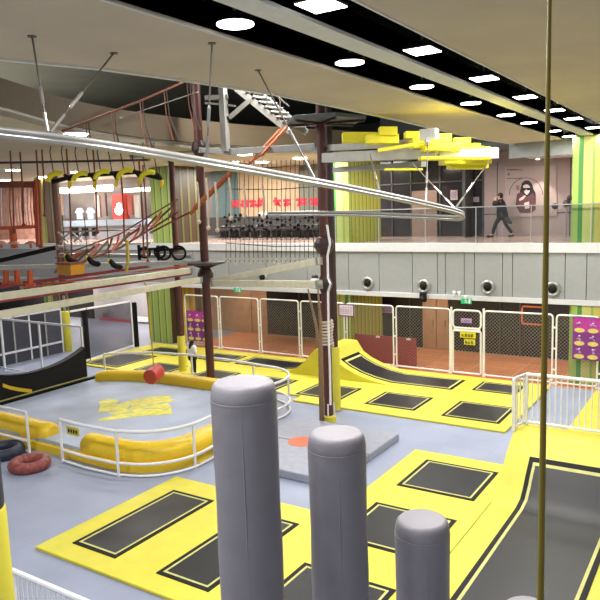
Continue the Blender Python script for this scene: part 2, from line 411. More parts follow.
for y in (.9, 3.5) + tuple(ys):
    for x in (-4.67, -3.59): area('slot_lamp_light', (x, y, ZC-.05), .36, 62)

# lamps under the gallery ceiling at the far side
gl = [(76, 134, 13), (13, 170, 18), (5, 180, 20), (43, 177, 24), (77, 172, 26), (155, 174, 27), (120, 186, 30), (245, 154, 27), (280, 150.5, 26.5), (232, 162, 31), (262, 162, 32), (95, 188, 31), (60, 190, 30), (300, 158, 30)]
wh = ['large, beneath the near end of the curved rail', 'over the orange cage', 'at the left picture edge over the orange cage', 'right of the orange cage top', 'above the first yellow swing ring', 'right of the fifth yellow swing ring', 'above the red cabinet with the white figure', 'left behind the orange stair beam', 'right behind the orange stair beam', 'long glow behind the long brown pole', 'long glow left above the rope net', 'above the hanging clothes', 'left of the hanging clothes', 'beside the brown pillar under the hexagonal platform']
p0 = None
for (px, py, dd), w_ in zip(gl, wh):
    p = P(px, py, z=8.1); x, y = p.x, p.y
    if p0 is None:
        t = thing('gallery_lamp', (x, y, 8.12), 'x', 'lamp', 'lamps under the far gallery ceiling')
        MB().lathe([(.3, -.02), (.34, -.02), (.34, .01)], (x, y, 8.12), 18).build('housing', WHT, t)
        MB().lathe([(.28, -.06), (.29, -.02)], (x, y, 8.12), 18).build('diffuser', EMW, t); p0 = t; src_loc = (x, y, 8.12)
    else: t = dup(p0, (x, y, 8.12))
    t['label'] = 'round white gallery ceiling lamp, ' + w_
for i, x in enumerate((-38, -32, -26, -20, -14)): area('gallery_light', (x, 25.5, 8.0), 1.5, 300)
for x, y in ((-21, 19.8), (-14, 21.8), (-27, 17), (-9.5, 22.3)): area('far_deck_fill', (x, y, 7.95), 1.2, 210)  # added fill without fixtures, brightens the far deck; no lamps hang here
for i, x in enumerate((-36, -32, -28, -25, -20, -14, -10.5, -7, -4.5)): area('lobby_fill', (x, 24.9, 2.58), .8, 95 if x < -21 else 38, (1, .86, .72))  # fill without fixtures; the stronger left ones added to brighten the pale shop glass
# corridor downlight over the poster wall
for px, w_ in ((538, 'above the portrait poster'), (430, 'above the brown shop door')):
    x = P(px, 152, y=27.4).x; zt = 7.62 if px > 500 else 8.0
    t = thing('downlight', (x, 27.4, zt), 'small round downlight in the gallery ceiling ' + w_, 'lamp', 'gallery downlights')
    MB().lathe([(.09, -.03), (.12, -.03), (.12, 0)], (x, 27.4, zt), 14).build('ring', WHT, t)
    MB().lathe([(.07, -.035), (.08, -.03)], (x, 27.4, zt), 14).build('bulb', EMW, t)
    l = bpy.data.lights.new('downlight_spot', 'SPOT'); l.energy = 160; l.spot_size = 1.3; l.spot_blend = .4; l.color = (1, .9, .8)
    o = bpy.data.objects.new('downlight_spot', l); COL.objects.link(o); o.location = (x, 27.4, zt-.08)
for x in (-11, -8.5, -6, -3.5): area('corridor_light', (x, 26, 7.55), .7, 20, (1, .88, .8))
for x, y in ((-30, 8), (-24, 14), (-17, 7), (-16, 12), (-12, 18), (-12, 3)): area('atrium_fill', (x, y, 10.9), 1.6, 520)  # added fill for the left side; the atrium ceiling has no lamps

# ================================================================== TRAMPOLINE DECKS
DZ = .06
mb = MB(); mb.prism([(-10.54, 7.1), (-3.93, 7.1), (-3.93, 14.92), (-6.45, 14.92), (-6.45, 10.82), (-10.54, 10.82)], 0, DZ)
o = mb.build('trampoline_deck', Y_, loc=(-7, 9, 0), bevel=.015); tag(o, 'L-shaped yellow padded deck in the foreground around the near trampoline beds', 'trampoline deck')
def bed(x0, x1, y0, y1, label, grp, src=None, z=DZ):
    t = thing('trampoline_bed', ((x0+x1)/2, (y0+y1)/2, z), label, 'trampoline', grp)
    g = .085; l = .04; e = .09 if x1-x0 > 1.3 else .09
    def ringm(a, b, c, d, w, h0, h1):
        m_ = MB(); m_.box(a, b, c, c+w, h0, h1); m_.box(a, b, d-w, d, h0, h1); m_.box(a, a+w, c+w, d-w, h0, h1); m_.box(b-w, b, c+w, d-w, h0, h1); return m_
    ringm(x0, x1, y0, y1, g, z, z+.012).build('spring_cover', BLK, t)
    ringm(x0+g, x1-g, y0+g, y1-g, l, z, z+.016).build('border_line', CRM, t)
    MB().box(x0+g+l, x1-g-l, y0+g+l, y1-g-l, z, z+.01).build('mat', MATB, t)
    return t
G1 = 'trampoline beds in the near yellow deck'
bed(-10.03, -8.9, 7.52, 10.2, 'long trampoline bed nearest the left front corner of the near yellow deck', G1)
bed(-7.92, -6.78, 7.52, 10.17, 'long trampoline bed partly hidden behind the tallest grey padded column', G1)
bed(-5.93, -4.24, 12.7, 14.38, 'square trampoline bed at the far end of the near yellow deck', G1)
bed(-5.93, -4.24, 10.05, 11.73, 'square trampoline bed behind the third grey padded column', G1)
bed(-5.93, -4.24, 7.38, 9.02, 'square trampoline bed nearest the camera, between the second and third grey columns', G1)

# curved wall trampoline at the right
def rprof(y):
    pts = [(7.1, 0), (12.75, 0), (13.1, .06), (13.31, .22), (13.55, .46), (13.83, .7), (14.3, .97), (14.42, 1.0), (15.05, 1.0)]
    for (a, za), (b, zb) in zip(pts, pts[1:]):
        if y <= b: return za + (zb-za)*(y-a)/(b-a)
    return 1.0
yy = [7.1, 10, 12.3, 12.75, 12.95, 13.1, 13.2, 13.31, 13.43, 13.55, 13.7, 13.83, 14.0, 14.15, 14.3, 14.42, 15.05]
t = thing('wall_trampoline', (-2, 11, 0), 'long black trampoline bed at the right that curves up into a yellow padded wall', 'trampoline')
top = [(y, rprof(y)+DZ) for y in yy]
mb = MB(); mb.extr(top + [(15.05, 0), (7.1, 0)], -3.92, .9); mb.build('padding', Y_, t, bevel=.012)
def strip(x0, x1, ya, yb, th):
    ys_ = [ya] + [y for y in yy if ya < y < yb] + [yb]
    lo = [(y, rprof(y)+DZ) for y in ys_]
    m_ = MB(); k = len(ys_); nr = []
    for i in range(k):
        p, q = lo[max(0, i-1)], lo[min(k-1, i+1)]; d = Vector((q[0]-p[0], q[1]-p[1])).normalized(); nr.append((-d.y*th, d.x*th))
    m_.extr([(p[0]+n_[0], p[1]+n_[1]) for p, n_ in zip(lo, nr)] + lo[::-1], x0, x1); return m_
YA, YE = 7.4, 13.83
def ring_strip(x0, x1, ya, yb, w, th, name, mt):
    m_ = MB()
    for a, b, c, d in ((x0, x0+w, ya, yb), (x1-w, x1, ya, yb), (x0+w, x1-w, ya, ya+w), (x0+w, x1-w, yb-w, yb)):
        q = strip(a, b, c, d, th); m_.add(q.v, q.f)
    m_.build(name, mt, t)
X0, X1 = -3.43, -1.68
ring_strip(X0, X1, YA, YE, .09, .012, 'spring_cover', BLK)
ring_strip(X0+.09, X1-.09, YA+.09, YE-.09, .055, .016, 'border_line', CRM)
strip(X0+.145, X1-.145, YA+.145, YE-.145, .01).build('mat', MATB, t, smooth=True)

# white balustered railing on top of that wall
def picket(name, pts, z0, z1, lab, step=.12, r=.025, cat='railing'):
    t = thing(name, (pts[0][0], pts[0][1], z0), lab, cat)
    MB().tube([(x, y, z1) for x, y in pts], r*1.6).build('top_rail', WHT, t, smooth=True)
    MB().tube([(x, y, z0+.08) for x, y in pts], r*1.3).build('bottom_rail', WHT, t, smooth=True)
    n = 0
    for (xa_, ya_), (xb_, yb_) in zip(pts, pts[1:]):
        L_ = math.hypot(xb_-xa_, yb_-ya_); k = max(1, round(L_/step))
        for i in range(k+1):
            x, y = xa_+(xb_-xa_)*i/k, ya_+(yb_-ya_)*i/k
            if i in (0, k):
                if i == 0 and (xa_, ya_) != pts[0]: continue
                MB().box(x-r*1.4, x+r*1.4, y-r*1.4, y+r*1.4, z0, z1).build('post', WHT, t)
            else: MB().tube([(x, y, z0+.08), (x, y, z1)], r*.62, 6).build('baluster', WHT, t)
    return t
picket('baluster_railing', [(-3.93, 14.42), (-3.8, 14.95), (-.6, 14.95)], 1.06, 2.22, 'white balustered railing standing on the yellow wall of the curved trampoline', .125)
picket('baluster_railing', [(-8.56, 5.36), (-6.6, 5.36)], 0, 1.0, 'white balustered railing at the lower left corner of the picture', .11)

# far deck with its beds
mb = MB(); mb.prism([(-22.5, 17.75), (-11.6, 17.75), (-11.55, 17.2), (-4.9, 17.2), (-4.9, 22.35), (-22.5, 22.35)], 0, DZ)
o = mb.build('trampoline_deck', Y_, loc=(-12, 20, 0), bevel=.015); tag(o, 'wide yellow padded deck along the mesh fence at the far side', 'trampoline deck')
mb = MB(); mb.prism([(-3.55, 16.2), (.5, 16.2), (.5, 22.35), (-3.55, 22.35)], 0, DZ)
o = mb.build('trampoline_deck', Y_, loc=(-2, 20, 0), bevel=.015); tag(o, 'yellow padded deck seen through the balusters at the right edge', 'trampoline deck')
G2 = 'trampoline beds in the far yellow deck'
bed(-6.87, -5.22, 17.72, 19.35, 'trampoline bed in the front row of the far deck, nearest the right end', G2)
bed(-9.35, -7.72, 17.82, 19.3, 'trampoline bed in the front row of the far deck, just right of the brown pillar', G2)
bed(-11.85, -10.2, 17.82, 19.3, 'trampoline bed in the front row of the far deck, behind the brown pillar', G2)
bed(-14.35, -12.7, 17.95, 19.3, 'trampoline bed behind the curved end of the white pool railing', G2)
bed(-16.65, -15.2, 17.95, 19.3, 'trampoline bed right behind the long brown pole', G2)
bed(-19.4, -17.8, 17.95, 19.3, 'trampoline bed left of the yellow padded pole foot', G2)
bed(-22.2, -20.3, 17.95, 20.15, 'trampoline bed at the left end of the far deck', G2)
bed(-6.98, -5.6, 20.7, 21.85, 'trampoline bed at the right end of the far deck back row', G2)
bed(-18.4, -16.75, 20.5, 21.7, 'trampoline bed in the far deck back row, before the left purple poster', G2)
bed(-21.6, -19.6, 20.5, 21.7, 'trampoline bed in the far deck back row, before the olive column', G2)
# yellow hump with a runway bed climbing it from either side
def hump_z(x):
    for a, b in ((-11.75, 1), (-11.75, -1)): pass
    d = x+12.2
    tab = ((-2.0, 0), (-1.5, .06), (-1.1, .2), (-.75, .46), (-.45, .8), (-.3, .95), (-.2, 1.0), (.35, 1.0), (.62, .6), (.95, .4), (1.4, .22), (1.9, .09), (2.5, 0))
    if d <= -2 or d >= 2.5: return 0
    for (a, za), (b, zb) in zip(tab, tab[1:]):
        if a <= d <= b: return za+(zb-za)*(d-a)/(b-a)
xs = [-16.5] + [-12.2+q for q in (-2.0, -1.5, -1.1, -.75, -.45, -.3, -.2, .35, .62, .95, 1.4, 1.9, 2.5)] + [-7.3]
t = thing('hump_trampoline', (-11.65, 21, DZ), 'yellow padded hump between two black runway trampoline beds by the fence', 'trampoline')
mb = MB(); mb.extr([(x, hump_z(x)+DZ+.005) for x in xs] + [(-7.3, DZ), (-16.5, DZ)], 20.1, 22.1, 'y'); mb.build('padding', Y_, t)
def hstrip(xa_, xb_, y0, y1, th, name, mt):
    q = [xa_] + [x for x in xs if xa_ < x < xb_] + [xb_]
    k = len(q); b0 = [(x, hump_z(x)+DZ+.005) for x in q]
    MB().extr([(x, z+th) for x, z in b0] + b0[::-1], y0, y1, 'y').build(name, mt, t, smooth=True)
for xa_, xb_ in ((-11.6, -7.55), (-16.4, -13.3)):
    hstrip(xa_, xb_, 20.42, 21.75, .012, 'spring_cover', BLK)
    for y in (20.5, 21.62): hstrip(xa_+.1, xb_-.1, y, y+.06, .018, 'border_line', CRM)
    hstrip(xa_+.1, xa_+.17, 20.56, 21.62, .018, 'border_line', CRM); hstrip(xb_-.17, xb_-.1, 20.56, 21.62, .018, 'border_line', CRM)
    hstrip(xa_+.2, xb_-.2, 20.58, 21.6, .016, 'mat', MATB)
for i in range(3):
    MB().box(-12.35+.22*i, -12.22+.22*i, 20.09, 20.1, .42, .54).build('stencil_mark', BLK, t)

# ================================================================== PADDED STEPPING COLUMNS
cols = [((-3.31, 4.22), 4.64, 'tallest grey padded stepping column, left of the three in front'), ((-2.89, 4.97), 4.05, 'middle grey padded stepping column in the foreground'),
        ((-2.39, 5.67), 3.07, 'shortest fully visible grey padded stepping column, right of the three in front'), ((-1.6, 6.45), 1.99, 'white-topped stepping column only just showing at the bottom edge')]
for (x, y), z, lab in cols:
    t = thing('padded_column', (x, y, 0), lab, 'padded column', 'grey padded stepping columns')
    v0 = len(ORIG); r_s = 1.065 if z > 4.5 else 1.02
    pf = [(.245, 0), (.25, .1)] + [(.25+.004*math.sin(i*2.1), .1+(z-.235)*i/10) for i in range(1, 11)]
    pf = [(a_*r_s, b_) for a_, b_ in pf]
    MB().lathe(pf, (x, y, 0), 40).build('cover', PADG, t, smooth=True)
    cap = [(.25, z-.14), (.252, z-.13), (.249, z-.09), (.242, z-.05), (.23, z-.02), (.213, z-.004), (.19, z+.002), (.12, z+.006), (.03, z+.008)]
    cap = [(a_*r_s, b_) for a_, b_ in cap]
    MB().lathe(cap, (x, y, 0), 40).build('cap', PADG, t, smooth=True)
    MB().lathe([(.249*r_s, z-.147), (.2545*r_s, z-.144), (.2545*r_s, z-.136), (.249*r_s, z-.133)], (x, y, 0), 40).build('seam', PADG, t)
    mb = MB(); random.seed(int(z*10))
    mb.box(x+.25*r_s*math.cos(-1.0)-.006, x+.25*r_s*math.cos(-1.0)+.003, y+.25*r_s*math.sin(-1.0)-.003, y+.25*r_s*math.sin(-1.0)+.006, .1, z-.14)
    mb.build('zip_seam', PADG, t)
t = thing('padded_post', (-5.56, 3.25, 0), 'yellow padded post with a navy top at the left edge of the picture', 'padded post')
MB().lathe([(.2, 0), (.21, .1), (.21, 3.43), (.2, 3.45)], (-5.57, 3.25, 0), 28).build('yellow_cover', Y_, t, smooth=True)
MB().lathe([(.195, 3.45), (.2, 3.5), (.2, 3.85), (.17, 3.95), (.05, 3.97)], (-5.57, 3.25, 0), 28).build('navy_cover', NAVY, t, smooth=True)

# grey landing mat with an orange disc
t = thing('landing_mat', (-9, 13.8, 0), 'large grey landing mat with an orange disc, lying behind the grey columns', 'mat')
MB().box(-10.25, -7.12, 11.98, 13.75, 0, .2).build('pad', mat('grey_mat_vinyl', (148, 151, 166), .5), t, bevel=.03)
MB().box(-10.25, -7.12, 13.77, 15.45, 0, .2).build('pad', mat('grey_mat_vinyl_worn', (151, 154, 168), .5), t, bevel=.03)
p = P(302, 441.5, z=.2)
MB().lathe([(.36, .2), (.36, .206), (.35, .208)], (p.x, p.y, 0), 28).build('orange_disc', ORC, t)

# ================================================================== AIRBAG POOL, TUBES, RAILINGS
def arc(cx, cy, r, a0, a1, n=10): return [(cx+r*math.cos(math.radians(a0+(a1-a0)*i/n)), cy+r*math.sin(math.radians(a0+(a1-a0)*i/n))) for i in range(n+1)]
t = thing('airbag_pool', (-15, 13.8, 0), 'grey airbag landing pool with a yellow splash painted on it', 'airbag')
pp = [(-18.9, 10.6), (-12.3, 10.6)] + arc(-12.3, 12.0, 1.4, -90, 0) + arc(-12.7, 15.3, 1.35, 0, 90) + [(-18.9, 16.7)]
MB().prism(pp, .02, .3).build('airbag', POOLM, t, bevel=.03)
pb = [(-18.9, 10.48), (-12.2, 10.48)] + arc(-12.2, 11.98, 1.5, -90, 0) + arc(-12.7, 15.3, 1.45, 0, 90) + [(-18.9, 16.8)]
MB().prism(pb, 0, .2).build('skirt', YT, t)
MB().prism([(-19.12, 10.7), (-18.98, 10.7), (-18.98, 16.2), (-19.12, 16.2)], .05, .34).build('black_edge', BLK, t)
SPL = mat('splash_yellow', (232, 226, 96), .6, var=.2, scale=5)
# the splash as irregular flat paint
def paint(pix, name, z=.302):
    q = [P(a, b, z=z) for a, b in pix]; k = len(q)
    MB().add([(v.x, v.y, z) for v in q] + [(v.x, v.y, z+.004) for v in q], [tuple(range(k))[::-1], tuple(range(k, 2*k))] + [(i, (i+1) % k, k+(i+1) % k, k+i) for i in range(k)]).build(name, SPL, t)
paint([(99, 401.5), (108, 399), (119, 400), (117, 404), (113, 407), (116, 410), (108, 412), (98, 412.5), (100, 407)], 'paint_splash')
paint([(119, 404), (132, 400), (150, 397), (166, 395.5), (171, 396), (169, 399), (176, 400), (170, 402), (163, 402.5), (150, 405), (141, 407), (147, 409), (158, 408.5), (165, 410), (171, 407), (172, 414), (160, 415), (148, 415.5), (132, 417), (118, 419), (105, 421), (96, 420.5), (104, 418), (112, 416.5), (124, 414), (134, 412.5), (128, 410), (132, 406), (126, 405)], 'paint_splash')
paint([(117, 404.5), (124, 403), (131, 405), (126, 409), (134, 411), (122, 414.5), (114, 415.5), (108, 413), (116, 411), (113, 407.5)], 'paint_splash', .3005)
paint([(141, 407.5), (150, 405.5), (158, 404), (168, 403), (171, 406.5), (165, 409.3), (157, 408), (148, 408.5)], 'paint_splash', .3005)
def tubething(pts, r, lab, ends=True):
    t = thing('inflatable_tube', pts[len(pts)//2], lab, 'inflatable tube', 'yellow inflatable tubes round the pool')
    c = catmull(pts, 5); n = len(c)
    rr = [r]*n
    if ends: rr[0] = rr[-1] = r*.72; rr[1] = rr[-2] = r*.97
    MB().tube(c, rr, 18).build('tube', YT, t, smooth=True)
    for q in range(5, n-5, 8):
        d = (c[q+1]-c[q-1]).normalized()*.02; MB().tube([c[q]-d, c[q]+d], r+.006, 18).build('seam', YT, t, smooth=True)
TZ = .33
e1 = [(-13.55, 10.84), (-13.0, 10.82), (-12.3, 10.86)] + arc(-12.2, 12.0, 1.12, -75, 0, 5) + [(-11.12, 13.2), (-11.3, 14.2), (-11.42, 14.9)] + arc(-12.7, 15.3, 1.2, 10, 90, 5) + [(-13.8, 16.52), (-15.2, 16.5), (-16.6, 16.4), (-17.8, 16.1), (-18.7, 15.6)]
tubething([(x, y, TZ) for x, y in e1], .3, 'long yellow inflatable tube bending round the front, right and far side of the pool')
tubething([(-19.6, 10.86, TZ), (-18, 10.88, TZ), (-16.5, 10.9, TZ), (-15.5, 10.88, TZ), (-14.95, 10.92, TZ)], .3, 'short yellow inflatable tube at the left front of the pool behind the donut rings')
def prail(pts, posts, lab, zs=(1.09, .32, .04), sign=False):
    t = thing('pool_railing', (pts[0][0], pts[0][1], 0), lab, 'railing', 'white tubular railings round the pool')
    for z, nm, r in zip(zs, ('top_rail', 'middle_rail', 'floor_rail'), (.04, .035, .03)):
        MB().tube([(x, y, z) for x, y in pts], r, 10).build(nm, WHT, t, smooth=True)
    for x, y in posts: MB().tube([(x, y, 0), (x, y, 1.09)], .035, 10).build('post', WHT, t, smooth=True)
    return t
f1 = [(-13.77, 10.25), (-12.9, 10.2), (-11.8, 10.26)] + arc(-11.95, 11.7, 1.4, -80, 0, 10) + [(-10.62, 13.2), (-10.8, 14.4), (-10.93, 15.3)] + arc(-12.3, 15.65, 1.4, 0, 90, 10) + [(-14, 17.25), (-15.8, 17.32), (-17.3, 17.1), (-18.4, 16.5), (-18.85, 16.1)]
t = prail(f1, [f1[0], f1[2], f1[12], (-10.62, 13.2), (-10.93, 15.3), (-11.31, 16.64), (-13.0, 17.13), (-15.8, 17.32), (-18.85, 16.1)], 'white tubular railing curving round the front, right and far side of the pool')
p = P(73, 425, y=10.25)
MB().box(p.x-.2, p.x+.22, 10.21, 10.24, .78, .98).build('sign_plate', mat('dirty_yellow_sign', (196, 184, 70), .5), t)
mb = MB()
for i in range(4): mb.box(p.x-.14+.09*i, p.x-.09+.09*i, 10.2, 10.21, .84, .92)
mb.build('sign_marks', BLK, t)
prail([(-19.8, 10.25), (-17.5, 10.25), (-15.08, 10.25)], [(-19.8, 10.25), (-17.5, 10.25), (-15.08, 10.25)], 'short straight white railing at the left edge in front of the pool')

# donut rings on the floor
def donut(px, py, R_, r, mt, lab, nm, marks):
    p = P(px, py, z=.1); t = thing('donut_ring', (p.x, p.y, 0), lab, 'inflatable ring', 'inflatable rings on the floor')
    MB().tube([(p.x+R_*math.cos(a*PI/16), p.y+R_*math.sin(a*PI/16), r*.86) for a in range(32)], r, 12, True).build('ring', mt, t, smooth=True)
donut(29.5, 464.5, .36, .14, REDBR, 'red-brown inflatable donut ring lying on the grey floor', DBRN, 14)
donut(2, 452, .42, .15, NAVY, 'navy inflatable donut ring lying on the floor at the left edge', mat('navy_light', (66, 74, 96), .5), 8)

# red hanging punch bag
px_, py_ = P(154, 374, y=14.6).x, 14.6
zb = P(154, 374, y=14.6).z
t = thing('punch_bag', (px_, py_, zb), 'red drum-shaped swing bag hanging over the pool on a yellow rope', 'swing bag')
d = Vector((-.3, .94, .15)).normalized(); c = Vector((px_, py_, zb))
MB().tube([c-d*.27, c-d*.25, c+d*.25, c+d*.27], [.2, .235, .235, .2], 20).build('drum', RED, t, smooth=True)
MB().tube([c-d*.272, c-d*.26], [.19, .2], 20).build('end_disc', mat('dull_red', (176, 66, 56), .6), t)
ht = P(147, 286, y=14.6)
tp = Vector((ht.x, py_, 3.75))
MB().tube([c+Vector((0, 0, .22)), c+(tp-c)*.5+Vector((.02, 0, 0)), tp], .018, 8).build('rope', YROPE, t)
MB().tube([c+(tp-c)*.42, tp], .04, 8).build('rope_sleeve', YROPE, t)
MB().tube([tp, tp+Vector((-.25, .1, .3))], .02, 6).build('rope_tail', YROPE, t)

# ================================================================== HALF PIPE AT LEFT
t = thing('half_pipe', (-20.5, 13.7, 0), 'black concave ramp wall with a yellow lip at the left end of the pool', 'ramp')
def hp(y):
    u = (y-13.6)/1.9; return .98 + .38*abs(u)**2.2
ys_ = [11.6+.2*i for i in range(21)]
x0, x1 = -19.42, -19.2
MB().extr([(y, hp(y)) for y in ys_] + [(15.6, 0), (11.6, 0)], x0, x1).build('curved_wall', mat('matt_black_board', (20, 19, 19), .9), t)
MB().extr([(y, hp(y)+.01) for y in ys_] + [(y, hp(y)-.03) for y in ys_[::-1]], x0-.02, x1+.02).build('top_edge', BLK, t)
px_lo = [(3, 387), (10, 389.5), (20, 391.5), (32, 393)]
q_ = [P(a_, b_, x=x1+.02) for a_, b_ in px_lo] + [P(a_, b_-3.6, x=x1+.02) for a_, b_ in px_lo[::-1]]
k = len(q_)
MB().add(q_ + [v-Vector((.015, 0, 0)) for v in q_], [tuple(range(k)), tuple(range(k, 2*k))[::-1]] + [(i, k+i, k+(i+1) % k, (i+1) % k) for i in range(k)]).build('yellow_lip', YT, t)
MB().box(x1, x1+.04, 11.6, 15.6, .31, .36).build('edge_line', CRM, t)
yr = 15.72
xe = P(82, 350, y=yr).x
t = thing('frame_railing', (xe, yr, 0), 'white square-tube railing rising behind the black concave wall at left', 'railing')
zt = P(82, 327, y=yr).z
xl = P(-25, 320, y=yr).x
MB().bar((xl, yr, zt), (xe, yr, zt), .06, .07).build('top_rail', WHT, t)
for px in (2, 40, 82):
    x = P(px, 340, y=yr).x; MB().box(x-.035, x+.035, yr-.03, yr+.03, 0, zt).build('post', WHT, t)
MB().bar((xl, yr, .12), (xe, yr, .12), .05, .05).build('bottom_rail', WHT, t)
# grey screen cabinet with white frame behind the half pipe
xs_ = -25.2
t = thing('screen_wall', (xs_, 14.5, 0), 'dark grey screen panels in a white frame behind the half pipe', 'screen')
A_ = [P(px, 340, x=xs_).y for px in (-40, 2, 14, 30, 46, 62)]
zt_, zb_ = P(50, 310, x=xs_).z, 0
for i, (a, b) in enumerate(zip(A_, A_[1:])): MB().box(xs_-.04, xs_+.04, a+.03, b-.03, zb_, zt_-.05).build('panel', mat('slate_panel_%d' % i, [(50, 52, 60), (60, 62, 72), (72, 72, 82), (58, 58, 66), (80, 80, 90)][i], .35), t)
for i, y in enumerate(A_): MB().box(xs_-.05, xs_+.06, y-.035, y+.035, 0, zt_).build('mullion', [LGREY, WHT][i % 2], t)
MB().box(xs_-.05, xs_+.06, A_[0], A_[-1], zt_-.06, zt_+.04).build('head_rail', WHT, t)
MB().box(xs_+.04, xs_+.1, A_[0], A_[-1], .45, .53).build('low_rail', WHT, t)
y = P(67, 340, x=xs_).y
t = thing('padded_post', (xs_, y, 0), 'yellow padded post right of the dark screen panels', 'padded post')
MB().lathe([(.19, 0), (.2, .05), (.2, 1.75), (.18, 1.8)], (xs_, y, 0), 18).build('cover', Y_, t, smooth=True)
MB().lathe([(.06, 1.8), (.06, 2.5)], (xs_, y, 0), 12).build('core', STL, t)
# tilted white mesh gate frame further back
zg = [(66, 312), (132, 300), (134, 345), (84, 361)]
pa_, pb_ = P(84, 364, z=0), P(133.5, 348, z=0)
t = thing('mesh_gate', (pa_.x, pa_.y, 0), 'white framed mesh gate with black posts behind the far pool rail', 'gate')
hA, hB = P(82, 309, x=pa_.x).z, P(132, 301, x=pb_.x).z
u = (pb_-pa_).normalized()
tl = pa_-u*.6 
MB().bar((tl.x, tl.y, hA), (pb_.x, pb_.y, hB), .07, .07).build('top_rail', WHT, t)
MB().bar((pa_.x, pa_.y, .12), (pb_.x, pb_.y, .12), .07, .07).build('bottom_rail', WHT, t)
MB().bar((pb_.x, pb_.y, 0), (pb_.x, pb_.y, hB), .07, .07).build('frame_post', WHT, t)
o_ = Vector((-.1, .3, 0))
for q, h in ((pa_, hA), (pb_, hB-.1)): MB().bar(q+o_, q+o_+Vector((0, 0, h)), .16, .16).build('black_post', BLK, t)
MB().add([pa_+Vector((0, 0, .12)), pb_+Vector((0, 0, .12)), Vector((pb_.x, pb_.y, hB)), Vector((pa_.x, pa_.y, hA)), pa_+Vector((.0, .01, .12)), pb_+Vector((0, .01, .12)), Vector((pb_.x, pb_.y+.01, hB)), Vector((pa_.x, pa_.y+.01, hA))], [(0, 1, 2, 3), (4, 5, 6, 7)]).build('mesh_infill', glass('white_mesh', (205, 205, 210), .05, .4), t)
# shop items behind that gate
def boxthing(px0, px1, py0, py1, y, th, name, mt, lab, cat, grp=None, bev=.01):
    a, b = P(px0, py1, y=y), P(px1, py1, y=y); zt = P((px0+px1)/2, py0, y=y).z; zb = (a.z+b.z)/2
    o = MB().box(a.x, b.x, y, y+th, zb, zt).build(name, mt, loc=((a.x+b.x)/2, y, zb), bevel=bev)
    return tag(o, lab, cat, grp)
boxthing(100, 130, 319, 326, 26.3, .12, 'sign_panel', mat('pink_sign', (200, 90, 110), .5), 'pink sign panel on the pale shop glass behind the mesh gate', 'sign')
boxthing(135, 149, 317, 322, 26.3, .12, 'sign_panel', WHT, 'white sign panel on the pale shop glass, right of the black gate post', 'sign')
boxthing(98, 107, 309, 313, 26.3, .1, 'sign_panel', LGREY, 'small grey sign panel high on the pale shop glass', 'sign')

# ================================================================== FENCE, GATE, POSTERS AT GROUND LEVEL
FY = 22.72
def rrect(x0, x1, z0, z1, y, r=.1): 
    q = []
    for cx, cz, a0 in ((x1-r, z1-r, 0), (x0+r, z1-r, 90), (x0+r, z0+r, 180), (x1-r, z0+r, 270)):
        q += [(cx+r*math.cos(math.radians(a0+30*i)), y, cz+r*math.sin(math.radians(a0+30*i))) for i in range(4)]
    return q
def wires(x0, x1, z0, z1, y, step=.12, w=.0045):
    mb = MB(); hgt = z1-z0
    n = int((x1-x0+hgt)/step)
    for s_ in (1, -1):
        for i in range(n+1):
            c = x0-hgt+i*step if s_ > 0 else x0+i*step
            pts = []
            a, za = c, z0; b, zb = c+s_*hgt, z1
            # clip to x range
            def at(x): return z0+(x-c)*s_
            lo, hi = max(x0, min(a, b)), min(x1, max(a, b))
            if hi-lo < .03: continue
            p, q = Vector((lo, y+.004*s_, at(lo))), Vector((hi, y+.004*s_, at(hi)))
            d = (q-p).normalized(); nn = Vector((-d.z, 0, d.x))*w
            k = len(mb.v); mb.add([p-nn, p+nn, q+nn, q-nn, p+Vector((0, .008, 0)), q+Vector((0, .008, 0))], [(0, 1, 2, 3), (1, 4, 5, 2), (4, 0, 3, 5)])
    return mb
WIRE = mat('pale_wire', (140, 136, 132), .5, .2)
fx = [P(px, 340, y=FY).x for px in (186, 220.5, 260.5, 300.5, 346, 395, 451.5, 482.5, 554.5, 600)] + [-1.4]
flab = ['in front of the left purple poster', 'in front of the pale wooden lobby doors at left', 'over orange floor left of the brown pillar', 'crossed by the brown pillar', 'left over the maroon board and striped column', 'right over the maroon board', 'GATE', 'before the dark wall, first right of the gate', 'in front of the right striped column', 'cut by the right picture edge']
for i in range(10):
    x0, x1 = fx[i]+.06, fx[i+1]-.06
    if flab[i] == 'GATE': gate = (x0, x1); continue
    t = thing('mesh_fence', (x0, FY, 0), 'white framed mesh fence panel ' + flab[i], 'fence', 'mesh fence panels along the far deck')
    MB().tube(rrect(x0, x1, .07, 2.32, FY), .03, 8, True).build('frame', FEN, t, smooth=True)
    wires(x0+.03, x1-.03, .1, 2.29, FY).build('wire_mesh', WIRE, t)
    for q in (.5, 1.2, 1.9): MB().box(x1, x1+.115, FY-.015, FY+.015, q-.03, q+.03).build('clamp', FEN, t)
    for x in (x0, x1): MB().box(x-.05, x+.05, FY-.05, FY+.05, 0, .07).build('foot', FEN, t)
x0, x1 = gate
t = thing('mesh_door', (x0, FY, 0), 'white framed gate in the mesh fence with a window frame and yellow signs', 'gate')
zm = P(468, 330, y=FY).z
MB().tube(rrect(x0, x1, zm+.06, 2.3, FY, .12), .035, 8, True).build('upper_frame', FEN, t, smooth=True)
MB().tube(rrect(x0, x1, .07, zm-.04, FY, .05), .035, 8, True).build('door_frame', FEN, t, smooth=True)
for x in (x0-.06, x1+.1): MB().box(x-.03, x+.03, FY-.03, FY+.03, 0, 2.4).build('post', FEN, t)
wires(x0+.03, x1-.03, zm+.08, 2.27, FY).build('wire_mesh', WIRE, t); wires(x0+.03, x1-.03, .1, zm-.07, FY).build('wire_mesh', WIRE, t)
MB().box(x0+.02, x1-.02, FY-.02, FY+.02, zm-.04, zm+.06).build('hinge_rail', FEN, t)
